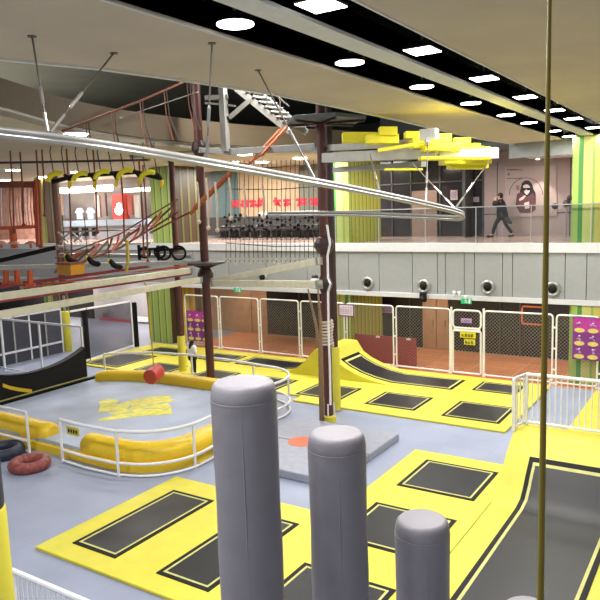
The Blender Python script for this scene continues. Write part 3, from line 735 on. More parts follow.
def glyph(mb, x0, z0, w, h, y, seed, st=.13):
    """a small block character built of brush strokes"""
    r = random.Random(seed); s_ = st*h
    for k in range(r.choice((2, 3, 3))):
        z = z0+h*(.1+.38*k+r.uniform(-.05, .05)); a = x0+w*r.choice((0, .05, .15)); b = x0+w*r.choice((.85, 1, .95))
        if z+s_ <= z0+h*1.02: mb.box(a, b, y-.012, y, z, z+s_)
    for k in range(r.choice((1, 2, 2))):
        x = x0+w*(.15+.5*k+r.uniform(0, .15)); mb.box(x, x+s_, y-.014, y, z0+h*r.choice((0, .1)), z0+h*r.choice((.8, 1)))
    mb.bar((x0+w*.5, y-.006, z0+h*.45), (x0+w*r.choice((.1, .9)), y-.006, z0), s_*.8, .012, (0, 1, 0))
def sign(px0, px1, py0, py1, y, name, mt, lab, n, fg, rows=1, border=None, cat='sign'):
    a, b = P(px0, (py0+py1)/2, y=y), P(px1, (py0+py1)/2, y=y); z1 = P((px0+px1)/2, py0, y=y).z; z0 = P((px0+px1)/2, py1, y=y).z
    t = thing(name, (a.x, y, z0), lab, cat)
    MB().box(a.x, b.x, y, y+.02, z0, z1).build('plate', mt, t)
    w = b.x-a.x; h = z1-z0
    if border:
        m_ = MB(); e = .09*min(w, h)
        m_.box(a.x, b.x, y-.006, y, z1-e, z1); m_.box(a.x, b.x, y-.006, y, z0, z0+e); m_.box(a.x, a.x+e, y-.006, y, z0, z1); m_.box(b.x-e, b.x, y-.006, y, z0, z1); m_.build('border', border, t)
    mb = MB()
    for r_ in range(rows):
        hh = h*.62/rows
        for i in range(n): glyph(mb, a.x+w*(.1+.8*i/n), z0+h*(.18+.66*(rows-1-r_)/rows), w*.8/n*.8, hh*.85, y, i*7+r_*31+n)
    mb.build('lettering', fg, t)
    return t
INK = mat('dark_ink', (48, 44, 30), .6); PINK_INK = mat('violet_ink', (130, 110, 170), .6)
sign(460, 475.5, 332, 338, FY-.1, 'gate_sign', mat('sign_yellow', (220, 210, 40), .5), 'larger yellow notice with dark characters on the fence gate', 4, INK)
sign(464, 475, 339.3, 344.8, FY-.1, 'gate_sign', mat('sign_yellow_pale', (214, 206, 60), .5), 'smaller yellow notice below the larger one on the fence gate', 3, INK)
sign(461, 471.5, 318.5, 323, FY-.1, 'gate_sign', LILAC, 'pale lilac notice in the upper window of the fence gate', 4, PINK_INK)
sign(338.5, 354, 304, 316.5, FY-.1, 'fence_sign', WHT, 'white notice with a purple border on the fence by the brown pillar', 5, LILAC, 4, PURP)
sign(382, 393, 307, 313, 26.25, 'door_sign', LILAC, 'small pale notice on the dark lobby wall behind the fence', 3, PINK_INK)
def fun_poster(px0, px1, py0, py1, y, lab, ncol):
    a, b = P(px0, (py0+py1)/2, y=y), P(px1, (py0+py1)/2, y=y); z1 = P(px0, py0, y=y).z; z0 = P(px0, py1, y=y).z
    t = thing('attraction_poster', (a.x, y, z0), lab, 'poster'); w = b.x-a.x; h = z1-z0
    MB().box(a.x, b.x, y, y+.03, z0, z1).build('board', PURP, t)
    m_ = MB(); m_.box(a.x+.02, b.x-.02, y-.004, y, z0+h*.66, z1-.02); m_.build('magenta_top', MAG, t)
    for r in range(3):
        for c in range(ncol):
            x = a.x+w*(c+.12)/ncol; z = z0+h*(.05+.31*r); cw = w/ncol*.78
            m_ = MB(); m_.lathe([(cw/2, -.012), (cw/2, -.004)], (x+cw/2, y, z+h*.03), 14, 'y')
            for v in m_.v: v.z = z+h*.03+(v.z-z-h*.03)*min(.9, h*.055/(cw/2))
            m_.build('caption_plate', LYEL, t)
            m_ = MB(); rr = random.Random(r*5+c)
            m_.ball((x+cw*.5, y-.004, z+h*.2), cw*.12, 6)
            for k in range(3):
                an = rr.uniform(0, 6.28); m_.bar((x+cw*.5, y-.006, z+h*.17), (x+cw*.5+cw*.35*math.cos(an), y-.006, z+h*.17+cw*.3*math.sin(an)), cw*.09, .006, (0, 1, 0))
            m_.build('picture', LILAC, t)
    return t
fun_poster(572.5, 614, 317, 359, 22.6, 'purple and magenta attractions poster on the fence by the right striped column', 3)
fun_poster(187, 208.5, 310.5, 340, 22.6, 'purple attractions poster on the fence at left behind the long brown pole', 3)
# maroon boards behind the fence
for px0, px1, w_ in ((355, 394.5, 'left'), (395, 416.5, 'right')):
    a, b = P(px0, 345, y=23.2).x, P(px1, 345, y=23.2).x
    t = thing('low_board', (a, 23.2, 0), '%s one of the two low maroon boards standing behind the mesh fence' % w_, 'board', 'maroon boards behind the fence')
    MB().box(a, b-.02, 23.2, 23.26, 0, 1.06).build('board', MAROON, t, bevel=.01)
    MB().box(a+(b-a)*.55, a+(b-a)*.55+.16, 23.17, 23.2, .98, 1.05).build('clip', FEN, t)

# fascia fittings
for (px, py), w_ in zip(((368, 283), (424, 286), (488, 287), (553, 289), (263, 277.5)), ('first right of the brown pillar', 'second right of the brown pillar', 'above the fence gate', 'fourth, beside the mustard rod', 'behind the cream beams')):
    p = P(px, py, y=22.94); c = (p.x, 22.94, p.z)
    t = thing('wall_nozzle', c, 'round black fascia nozzle in a silver ring, ' + w_, 'air nozzle', 'round air nozzles on the fascia')
    MB().lathe([(.25, 0), (.25, -.05), (.2, -.1), (.14, -.06), (.14, 0)], c, 24, 'y').build('ring', STL, t, smooth=True)
    MB().lathe([(.14, -.02), (.13, -.08), (.06, -.12), (.01, -.12)], c, 24, 'y').build('core', BLK, t, smooth=True)
for px, py, w_ in ((466, 301, 'above the fence gate'), (237, 290, 'left, above the pale wooden doors')):
    p = P(px, py, y=22.78)
    t = thing('exit_sign', (p.x, 22.8, p.z-.1), 'green emergency exit sign on the white gallery edge, ' + w_, 'exit sign', 'green exit signs')
    MB().box(p.x-.18, p.x+.18, 22.79, 22.85, p.z-.1, p.z+.08).build('box', EXITG, t)
    mb = MB(); y = 22.785
    mb.ball((p.x-.02, y, p.z+.045), .018, 6); mb.bar((p.x-.02, y, p.z+.03), (p.x, y, p.z-.03), .025, .006, (0, 1, 0)); mb.bar((p.x, y, p.z-.03), (p.x+.05, y, p.z-.075), .02, .006, (0, 1, 0)); mb.bar((p.x, y, p.z-.03), (p.x-.05, y, p.z-.06), .02, .006, (0, 1, 0)); mb.bar((p.x-.02, y, p.z+.02), (p.x-.07, y, p.z), .016, .006, (0, 1, 0)); mb.bar((p.x-.02, y, p.z+.02), (p.x+.05, y, p.z+.015), .016, .006, (0, 1, 0))
    mb.box(p.x+.09, p.x+.15, y-.003, y+.003, p.z-.08, p.z+.06)
    mb.build('running_figure', WHT, t)
    MB().lathe([(.05, .08), (.06, .1), (.06, .17), (.03, .19)], (p.x-.02, 22.82, p.z), 12).build('lamp_head', WHT, t, smooth=True)
for px, w_ in ((454, 'left'), (459, 'right')):
    p = P(px, 297.5, y=22.82); t = thing('emergency_lamp', (p.x, 22.82, 2.8), '%s one of two small white lamp heads left of the green exit sign' % w_, 'lamp', 'small white lamp heads')
    MB().lathe([(.03, 2.8-p.z), (.03, 2.86-p.z)], (p.x, 22.83, p.z), 8).build('foot', WHT, t)
    MB().ball((p.x, 22.83, 2.9), .06, 8).build('head', WHT, t, smooth=True)
p = P(423.5, 297, y=22.75)
t = thing('wall_speaker', (p.x, 22.78, p.z), 'small black loudspeaker fixed to the white edge below the second air nozzle', 'speaker')
MB().box(p.x-.11, p.x+.11, 22.62, 22.8, p.z-.17, p.z+.17).build('cabinet', BLK, t, bevel=.02)
MB().lathe([(.07, 0), (.05, .02)], (p.x, 22.6, p.z), 14, 'y').build('cone', DGR, t)
MB().box(p.x-.03, p.x+.03, 22.78, 22.86, p.z+.02, p.z+.08).build('bracket', STL, t)

# ================================================================== POLES
def pole(x, y, r, z1, lab, pad=None, nodes=(), z0=0, mt=BRN):
    t = thing('steel_pole', (x, y, z0), lab, 'pole')
    MB().tube([(x, y, z0), (x, y, z1)], r, 10).build('shaft', mt, t, smooth=True)
    if pad: MB().lathe([(r+.035, z0+.01), (r+.04, z0+.05), (r+.04, pad-.03), (r+.02, pad)], (x, y, 0), 20).build('yellow_padding', Y_, t, smooth=True)
    for z, R_ in nodes:
        MB().lathe([(r, z-.24), (R_*.7, z-.2), (R_, z-.06), (R_, z+.06), (R_*.7, z+.2), (r, z+.24)], (x, y, 0), 12).build('node_collar', DBRN, t)
    MB().lathe([(r+.08, z0), (r+.08, z0+.03), (r, z0+.05)], (x, y, 0), 16).build('base_plate', STL, t)
    return t
p1 = pole(-9.44, 15.85, .125, 10.98, 'tall brown pillar right of centre carrying the hexagonal platform and beam collars', None, ((P(325, 245, y=15.85).z, .27), (P(327, 284, y=15.85).z, .2)))
MB().lathe([(.2, 0), (.21, .05), (.21, .22), (.16, .25)], (-9.44, 15.85, 0), 12).build('yellow_foot', Y_, p1)
for a in range(4): MB().tube([(-9.44+.165*math.cos(a*1.57+.4), 15.85+.165*math.sin(a*1.57+.4), .25), (-9.44+.14*math.cos(a*1.57+.4), 15.85+.14*math.sin(a*1.57+.4), .6)], .02, 6).build('foot_stay', WHT, p1)
cx = P(332.5, 290, y=17.02).x
pole(cx, 17.02, .12, 10.98, 'dark brown pole close behind the tall pillar, with yellow padding on its lower part', P(338, 347, y=17.02).z, (), mt=DBRN)
pole(-14.72, 17.03, .14, 10.98, 'long brown pole left of centre rising behind the tallest grey column', None, ((P(207, 275, y=17.03).z, .26), (P(200, 148, y=17.03).z, .24)))
pole(-17.53, 18.7, .11, 8.1, 'brown pole with a yellow padded foot beside the child in the white shirt', 1.4)
p4x = P(57, 215, y=22.45).x
pole(p4x, 22.45, .17, 8.1, 'thick brown pole at left behind the yellow swing rings')
# white cable down the pillar
pts = [P(327, 225, d=17.7), P(330, 244, d=17.55), P(327.5, 256, d=17.7), P(328, 278, d=17.7), P(330.5, 284, d=17.5), P(328, 292, d=17.7), P(328.5, 330, d=17.8), P(330, 372, d=17.9), P(330.5, 405, d=18.0)]
tag(MB().tube(pts, .03, 6).build('white_cable', WHT, loc=pts[-1]), 'white cable running down the tall brown pillar', 'cable')
t = thing('rope_binding', (-9.44, 15.85, 2.3), 'pale rope wound round the tall brown pillar above the fence height', 'rope')
zr0, zr1 = P(325, 346, y=15.85).z, P(325, 319, y=15.85).z
mb = MB(); n = 90
mb.tube([(-9.44+(.16+.015*math.sin(i*1.3))*math.cos(i*.6), 15.85+(.16+.015*math.sin(i*1.3))*math.sin(i*.6), zr0+(zr1-zr0)*i/n) for i in range(n+1)], .035, 6)
mb.build('winding', ROPE, t, smooth=True)
# dry tree trunk beside the pillar
t = thing('dry_tree', P(322, 428, z=0), 'bare dry tree trunk with thin branches leaning against the tall brown pillar', 'tree')
b0 = P(322, 425, z=0); b0 = Vector((b0.x-.05, 15.72, 0)); dd = 17.75
b1, b2, b3, b4 = P(321, 380, d=dd), P(320.5, 345, d=dd), P(315, 320, d=dd), P(308, 289, d=dd)
MB().tube([b0, b1, b2], [.075, .065, .06], 8).build('trunk', TREE, t, smooth=True)
MB().tube([b2, P(318, 335, d=dd), b3, P(310, 300, d=dd), b4], [.055, .05, .04, .03, .02], 7).build('branch', TREE, t, smooth=True)
MB().tube([b2, P(320.5, 325, d=dd), P(319, 305, d=dd), P(318, 288, d=dd)], [.05, .045, .035, .02], 7).build('branch', TREE, t, smooth=True)
MB().tube([P(320.5, 352, d=dd), P(316.5, 340, d=dd), P(316, 332, d=dd)], [.03, .025, .015], 6).build('branch', TREE, t, smooth=True)
# security camera on the pillar
p = P(315, 281, y=15.7); t = thing('dome_camera', p, 'white dome camera on an arm at the left side of the tall brown pillar', 'camera')
MB().ball(p, .13, 10).build('dome', WHT, t, smooth=True)
MB().lathe([(.08, .0), (.1, .1), (.07, .16)], p, 14).build('cap', DGR, t, smooth=True)
MB().tube([p+Vector((.08, 0, .02)), (-9.56, 15.8, p.z+.02)], .03, 8).build('arm', STL, t)

# hexagonal platform on the pillar
c = Vector((-9.3, 15.85, P(325, 122, y=15.85).z)); t = thing('hexagon_platform', c, 'grey hexagonal platform round the top of the tall brown pillar', 'platform')
hx = [(c.x+1.1*math.cos(i*PI/3+.25), c.y+1.1*math.sin(i*PI/3+.25)) for i in range(6)]
MB().prism(hx, c.z, c.z+.1).build('deck', mat('platform_grey', (96, 100, 100), .5), t, bevel=.01)
for i in range(6): MB().bar((c.x-.14, c.y, c.z-.03), (hx[i][0]*.95+c.x*.05, hx[i][1]*.95+c.y*.05, c.z-.03), .06, .06).build('bracket', DBRN, t)
p = P(208, 263, y=17.03); t = thing('pole_platform', (-14.72, 17.03, p.z), 'dark round platform on the long brown pole', 'platform')
MB().lathe([(.62, -.04), (.68, -.02), (.68, .03), (.62, .05)], (-14.72, 17.03, p.z), 24).build('deck', DGR, t)
for i in range(4): MB().bar((-14.72, 17.03, p.z-.2), (-14.72+.5*math.cos(i*1.57), 17.03+.5*math.sin(i*1.57), p.z-.04), .05, .05).build('bracket', DBRN, t)

# beams between the poles
def beam(a, b, w, h, mt, lab, under=None, name='balance_beam'):
    t = thing(name, a, lab, 'beam')
    MB().bar(a, b, w, h).build('beam', mt, t, bevel=.01)
    if under: 
        o_ = Vector((0, 0, -h/2-.03)); MB().bar(Vector(a)+o_, Vector(b)+o_, w*.7, .05).build('lower_flange', under, t)
    for e, s_ in ((Vector(a), 1), (Vector(b), -1)):
        d = (Vector(b)-Vector(a)).normalized()*s_; MB().bar(e, e+d*.08, w*1.25, h*1.15).build('end_plate', STL, t)
    return t
e2 = lambda py: P(206, py, d=21.6)
e1p = lambda py: P(320, py, d=18.0)
za_ = P(204, 270, d=21.7).z
beam(P(-25, 300, z=za_), P(190, 270.5, d=21.6), .2, .17, CREAM, 'light grey walkway beam with a red lower edge at left, upper of two', MAROON)
zb_ = P(204, 281, d=21.7).z
beam(P(-25, 319, z=zb_), P(200, 279.5, d=21.6), .18, .16, CREAM, 'cream balance beam at left running towards the long brown pole, lower of two')
beam(P(213, 283, d=21.8), e1p(284.5), .16, .2, CREAM, 'level cream balance beam between the long brown pole and the tall pillar')
beam(P(213, 281, d=21.9), e1p(261), .15, .18, CREAM, 'rising cream balance beam between the long brown pole and the tall pillar')
beam(P(-20, 268, d=20), P(186, 262.5, d=22), .35, .12, LGREY, 'flat grey walkway beam across the left, above the amber box', None, 'walkway_beam')
beam(P(60, 255, d=23.5), P(192, 256.5, d=23.6), .3, .12, STL, 'grey walkway beam behind the black pulley wheels', None, 'walkway_beam')
beam(P(-15, 264, d=24.5), P(58, 247, d=25), .2, .16, BLK, 'black cable track below the pink saucers at the left edge', None, 'cable_track')
beam(P(40, 247, d=25.2), P(150, 243, d=25.4), .3, .08, OFFW, 'pale thin walkway behind the black and yellow swing steps', None, 'walkway_beam')
beam(P(100, 277, d=22.6), P(192, 269.5, d=22.8), .12, .1, LGREY, 'thin grey beam just above the red edged walkway beam', None, 'walkway_beam')

# ================================================================== CURVED ZIP RAIL AND HANGERS
rp_ = [(-70, 122, 7.1), (0, 132, 7.4), (48, 137.5, 7.6), (110, 146, 8.0), (208, 162.5, 8.9), (314, 181.5, 10.4), (379, 194, 11.7), (430, 205, 12.8), (455, 211, 13.6), (463.5, 215, 14.2), (458, 218, 14.9), (435, 217, 15.5), (400, 215.5, 16.0), (333, 213.5, 16.9), (268, 214, 17.6)]
c = catmull([P(a, b, d=q) for a, b, q in rp_], 7)
t = thing('zip_rail', c[0], 'long curved steel zip rail sweeping across the hall and hooking back at right', 'rail')
UPV = Vector((0, 0, 1))
MB().tube([q+UPV*.03 for q in c], .031, 10).build('upper_tube', STL, t, smooth=True)
MB().tube([q-UPV*.03 for q in c], .036, 10).build('lower_tube', CHR, t, smooth=True)
mb = MB()
for q, r in zip(c, c[1:]): mb.bar(q, r, .02, .08)
mb.build('web', ROD, t)
def hanger(a, b, lab, plate=True):
    t = thing('hanger_rod', b, lab, 'hanger rod', 'hanger rods of the zip rail'); a, b = Vector(a), Vector(b)
    MB().tube([a, b], .011, 6).build('rod', ROD, t)
    m1, m2 = a+(b-a)*.52, a+(b-a)*.72; MB().tube([m1, m1+(m2-m1)*.1, m2-(m2-m1)*.1, m2], [.01, .022, .022, .01], 8).build('turnbuckle', CHR, t)
    m3 = a+(b-a)*.8; MB().tube([m3, b], .02, 6).build('chain', CHR, t)
    if plate: MB().lathe([(.05, -.012), (.05, 0)], a, 12).build('ceiling_plate', ROD, t)
def rl(px, up=.065):
    for (a, b, q), (a2, b2, q2) in zip(rp_, rp_[1:]):
        if a <= px <= a2: u = (px-a)/(a2-a); return P(px, b+(b2-b)*u, d=q+(q2-q)*u)+UPV*up
CZ = ZC-.03
hanger(P(32, 36, z=CZ+.03), rl(48), 'steel hanger rod at far left, left arm of the V above the zip rail')
hanger(P(114, 53, z=CZ+.03), rl(51), 'long slanting hanger rod, right arm of the V at far left')
hanger(P(212, 43, z=CZ+.03), rl(207), 'upright hanger rod beside the long brown pole')
hanger(P(258, 70, z=CZ+.03), rl(314), 'slanting hanger rod from the ceiling just left of the tall pillar')
hanger(P(370, 154, d=13.2), rl(379), 'hanger rod below the grey beam of the yellow platform, leftmost there', False)
hanger(P(428, 141, d=13.5), rl(426), 'hanger rod dropping from the small white box of the yellow platform', False)
hanger(P(412, 163, d=13.9), rl(454), 'left arm of the V of rods at the hooked end of the zip rail', False)
hanger(P(493, 156, d=14.2), rl(455.5), 'right arm of the V of rods at the hooked end of the zip rail', False)

# ================================================================== YELLOW AERIAL PLATFORM
PALEB = mat('pale_beam_paint', (186, 184, 178), .5)
t = thing('aerial_platform', (-6.5, 14.8, 7), 'bright yellow stepped aerial platform on grey beams under the beige ceiling', 'platform')
def pbar(a, b, w, h, name, mt): MB().bar(P(*a[:2], d=a[2]), P(*b[:2], d=b[2]), w, h).build(name, mt, t, bevel=.008)
pbar((326, 158, 17.6), (440, 152.5, 14.6), .3, .24, 'beam', PALEB)
pbar((328, 148, 18.2), (428, 142, 15.2), .2, .16, 'beam', PALEB)
pbar((335, 170, 18.0), (424, 164, 16.0), .2, .13, 'beam', LGREY)
pbar((440, 155, 14.6), (493, 154, 14.2), .14, .2, 'beam', OFFW)
pbar((428, 140, 13.6), (424, 152, 16.5), .1, .12, 'beam', STL)
def plank(px0, px1, py0, py1, d, dp, name='plank', tilt=0):
    a = P(px0, (py0+py1)/2, d=d); b = P(px1, (py0+py1)/2+tilt, d=d)
    h = (py1-py0)/F*d
    bk = Vector((right.y*-1, right.x, 0)).normalized()*dp
    sd = Vector((0, 0, h/2))
    q = [a-sd, b-sd, b+sd, a+sd]
    MB().add([*q, *[v+bk for v in q]], [(0, 1, 2, 3), (4, 7, 6, 5), (0, 4, 5, 1), (1, 5, 6, 2), (2, 6, 7, 3), (3, 7, 4, 0)]).build(name, YB, t, bevel=.01)
for a_ in ((343, 382, 132, 141.5, 15.6, .5), (367, 399, 134, 143, 15.0, .5), (413, 440, 138, 147.5, 14.6, .6), (425, 462, 143, 150, 14.2, .6), (440, 484, 146, 151.5, 14.6, .6), (386, 425, 150, 146.5, 14.2, .1), (421, 491, 156.5, 159.5, 13.9, .35), (445, 492, 158.5, 163.5, 14.4, .7), (452, 489, 163, 168, 14.8, .6), (385, 423, 168.3, 170.3, 14.4, .2)):
    px0, px1, py0, py1, d, dp = a_
    if py1 < py0: MB().bar(P(378, 150.5, d=14.2), P(428, 142.5, d=14.0), .16, .07).build('plank', YB, t); continue
    plank(px0, px1, py0, py1, d, dp)
for a_ in ((380, 397.5, 126.5, 135, 14.9, .35), (406, 424, 131, 138, 15.0, .35), (434, 452, 133.5, 142, 14.9, .35), (454, 471, 137.5, 145.5, 14.9, .35), (472, 481, 143, 148, 15, .35), (481, 491, 146.5, 152, 15.1, .35)): plank(*a_, name='block')
for px, py, w_ in ((429, 134.5, .2), (489, 153.5, .2)):
    p = P(px, py, d=14.2); MB().box(p.x-w_*.9, p.x+w_*.9, p.y-.1, p.y+.1, p.z-.11, p.z+.11).build('white_box', OFFW, t, bevel=.01)

# ================================================================== ROPE COURSE AT LEFT
# upper cable with dangling rope loops
t = thing('loop_cable', P(66, 128, d=17), 'rust-red overhead cable with pairs of dangling rope loops at upper left', 'cable')
a, b = P(62, 131, d=16), P(197, 76, d=21.0)
MB().tube([a, a+(b-a)*.5-UPV*.05, b], .03, 6).build('cable', RUST, t)
for px, yt, yb, sw in ((86, 120, 148, 3), (112, 111, 151, 5), (140, 100, 147, 9), (164, 91, 140, 12), (187, 82, 130, 10)):
    u = (px-62)/135; d = 16+5*u
    for o_ in (0, 5):
        MB().tube([P(px+o_*.5, yt, d=d), P(px+o_*.6+sw*.2, (yt+yb)/2, d=d), P(px+o_+sw*.8, yb, d=d)], [.012, .014, .03], 6).build('dangling_rope', DROPE if o_ else RUST, t)
beam(P(198, 92, d=21.5), P(120, 118, d=19), .03, .03, ROD, 'thin grey stay wire crossing behind the dangling rope loops', None, 'stay_wire')
# row of swing rings
wl = ['leftmost', 'second from left', 'middle', 'fourth from left', 'rightmost']
for i, (px, py) in enumerate(((59, 183), (84, 183), (106, 181), (129, 180), (151, 182))):
    c = P(px, py, d=20.5); R_ = .33
    t = thing('swing_ring', c, '%s of five black and yellow foam swing rings in a row' % wl[i], 'swing ring', 'black and yellow swing rings')
    xr_ = right.normalized(); f = lambda a_: c+xr_*R_*math.cos(a_)+UPV*R_*.9*math.sin(a_)
    MB().tube([f(-.4+k*.2) for k in range(8)], .05, 8).build('black_grip', BLK, t, smooth=True)
    MB().tube([f(1.2+k*.2) for k in range(10)], .075, 8).build('yellow_grip', YB, t, smooth=True)
    MB().tube([f(.2-k*.15) for k in range(6)], .055, 8).build('yellow_tail', YT, t, smooth=True)
    for q in (.9, 2.0):
        p_ = f(q); MB().tube([p_, Vector((p_.x-.1, p_.y, P(px-6+8*q-8, 152, d=20.5).z)), Vector((p_.x-.15, p_.y+.1, 8.13))], .016, 6).build('rope', DROPE, t)
tag(MB().tube([P(52, 182, d=21), P(75, 176, d=21), P(105, 174, d=21), P(135, 172, d=21), P(160, 178, d=21)], .07, 8).build('foam_rope', BLK, smooth=True, loc=P(52, 182, d=21)), 'black foam-covered rope linking the yellow swing rings', 'rope')
# more hanging ropes and thin uprights across the left
def uprights(lst, d, mt, r, lab, name='hanging_rope', cat='rope', grp=None):
    for (px, y0, y1), w_ in zip(lst, lab):
        a, b = P(px, y0, d=d), P(px+(y1-y0)*.05, y1, d=d)
        t = thing(name, b, w_, cat, grp)
        MB().tube([a, (a+b)/2+Vector((.04, 0, 0)), b], r, 6).build('rope', mt, t); MB().ball(b, r*2.2, 6).build('knot', mt, t)
uprights([(10, 150, 232), (20, 152, 225), (36, 148, 246), (41, 140, 215), (66, 143, 262), (93, 150, 232), (121, 175, 240), (139, 160, 255), (143, 165, 262)], 21.5, RUST, .028,
         ['rust rope hanging through the orange cage, leftmost', 'rust rope hanging through the orange cage near its middle', 'thick rust rope at the right post of the orange cage', 'rust rope just right of the orange cage', 'rust rope under the leftmost swing ring reaching the amber box', 'rust rope between the pale hanging clothes and the red cabinet', 'rust rope in front of the white figure', 'grey-lit rust rope left of the olive striped column, left of a pair', 'rust rope left of the olive striped column, right of a pair'], grp='rust ropes of the rope course')
uprights([(197, 182, 222), (206, 178, 228), (215, 182, 230), (229, 178, 218), (243, 180, 216), (262, 182, 217)], 19.5, ROPE, .03,
         ['pale rope hanging just left of the long brown pole', 'pale rope hanging right of the long brown pole, first', 'pale rope hanging right of the long brown pole, second', 'pale rope in front of the teal board', 'pale rope in front of the left red characters', 'pale rope in front of the right end of the left red characters'], grp='pale ropes behind the long pole')
# orange cage
dC = 23.5
q = lambda px, py: P(px, py, d=dC)
t = thing('rope_cage', q(37, 245), 'orange steel cage with pale hanging ropes at the left picture edge', 'cage')
for px, y0, y1 in ((-20, 182, 252), (12, 226, 248), (37, 180, 247)): MB().bar(q(px, y0), q(px+2.5, y1), .17, .17).build('post', ORG, t)
for y0, y1, h in ((184.5, 184.5, .22), (229, 226.5, .12)): MB().bar(q(-20, y0), q(37, y1), .12, h).build('crossbeam', ORG if h < .2 else RUST, t)
for i in range(15): 
    px = -8+3*i; MB().tube([q(px, 188), q(px+random.uniform(-1, 1), 207), q(px+1.5, 226)], .022, 5).build('cage_rope', [ROPE, ROPE, RUST, WHT][i % 4], t)
for i in range(5): MB().bar(q(15+4.6*i, 187.5), q(17+4.6*i, 181.5), .02, .05).build('lattice_strip', WHT, t)
for px, w_ in ((1, 'at the picture edge'), (13.5, 'below the middle of the orange cage'), (30.5, 'below the right post of the orange cage')):
    p = q(px, 243.5); tt = thing('saucer_step', p, 'pink saucer-shaped step ' + w_, 'step', 'pink saucer steps')
    MB().lathe([(.19, -.02), (.2, 0), (.13, .07), (.02, .1)], p, 16).build('saucer', mat('pale_pink', (226, 176, 164), .5), tt, smooth=True)
    MB().lathe([(.04, -.16), (.04, -.02)], p, 8).build('stem', ORG, tt)
for i, (a_, b_, c_, d_, w_) in enumerate(((6, 270, 284, .1, 'leftmost'), (17, 268, 283, .1, 'middle'), (30, 267, 285, .1, 'rightmost'))):
    t = thing('orange_stand', P(a_, 270, d=20.2), '%s of three short orange steel hangers below the grey walkway at left' % w_, 'stand', 'short orange stands')
    MB().bar(P(a_, 270.5, d=20.2), P(a_, c_, d=20.2), .12, .12).build('post', ORG, t); MB().bar(P(a_-4, c_, d=20.2), P(a_+5, c_, d=20.2), .1, .08).build('foot', ORG, t)
# rope bridge of rust-coloured logs
t = thing('rope_bridge', P(62, 268, d=20), 'rust rope bridge with slanting rungs climbing right past the swing steps', 'rope bridge')
A0, B0 = P(56, 272, d=20), P(178, 212, d=22.5)
for dz, r in ((0, .035), (.42, .025)): MB().tube([A0+UPV*dz, A0+(B0-A0)*.5+UPV*(dz-.22), B0+UPV*dz], r, 6).build('side_rope', RUST, t)
for i in range(16):
    u = (i+.7)/17; m0 = A0+(B0-A0)*u-UPV*.22*(1-abs(2*u-1)); s_ = random.uniform(-.22, .22)
    MB().tube([m0+Vector((s_, -.28, -.06)), m0+Vector((s_*.5, .05, .2)), m0+Vector((-s_, .3, .42))], .035, 6).build('rung', [RUST, ORG, TREE][i % 3], t)
# swing steps
for px, py, w_ in ((75, 253, 'nearest the amber box'), (97, 255, 'middle one'), (119, 258, 'right one, beside the thin yellow rope')):
    c = P(px, py, d=19.5); t = thing('swing_step', c, 'black crescent swing step with a yellow edge, ' + w_, 'swing step', 'crescent swing steps')
    f = lambda a_, R_: c+right*R_*math.cos(a_)+UPV*R_*math.sin(a_)
    MB().tube([f(3.3+.22*k, .26) for k in range(9)], [.03]+[.08]*7+[.03], 8).build('cushion', BLK, t, smooth=True)
    MB().tube([f(3.2+.2*k, .3) for k in range(5)], [.02, .05, .05, .05, .02], 8).build('yellow_edge', YB, t, smooth=True)
    MB().tube([f(3.2, .28), f(3.2, .28)+UPV*1.1], .012, 5).build('rope', DROPE, t)
# pulley trolleys
for px, py, w_ in ((152, 252.5, 'left one, beside the black bracket'), (171, 253, 'right one with the larger wheel')):
    c = P(px, py, d=22.5); t = thing('pulley_trolley', c, 'black pulley trolley on the grey walkway beam, ' + w_, 'trolley', 'black pulley trolleys')
    R_ = .17 if px < 160 else .22
    for o_ in (-.24, .26):
        cc = c+right*o_
        MB().tube([cc+right*R_*math.cos(k*PI/8)+UPV*R_*math.sin(k*PI/8) for k in range(16)], .04, 6, True).build('wheel', BLK, t, smooth=True)
        MB().tube([cc-right*R_, cc+right*R_], .025, 5).build('spoke', STL, t)
    MB().bar(c-right*.4+UPV*.1, c+right*.45+UPV*.14, .08, .08).build('frame', BLK, t)
    MB().bar(c-right*.42-UPV*.25, c-right*.42+UPV*.25, .08, .08).build('bracket', BLK, t)
c = P(71, 269, d=19.3); t = thing('amber_box', c, 'amber translucent box hanging under the rope bridge at left', 'box')
MB().box(c.x-.3, c.x+.3, c.y-.25, c.y+.25, c.z-.15, c.z+.15).build('panel_box', AMB, t, bevel=.02)
MB().box(c.x-.32, c.x+.32, c.y-.27, c.y+.27, c.z+.15, c.z+.19).build('lid', RUST, t)
t = thing('yellow_lanyard', P(127, 262, d=20), 'short yellow rope dangling left of the pulley wheels', 'rope')
MB().tube([P(127, 240, d=20), P(128, 262, d=20), P(126, 272, d=20)], .05, 6).build('rope', YROPE, t)
LATT = mat('burnt_orange_wood', (166, 84, 48), .6, var=.2)
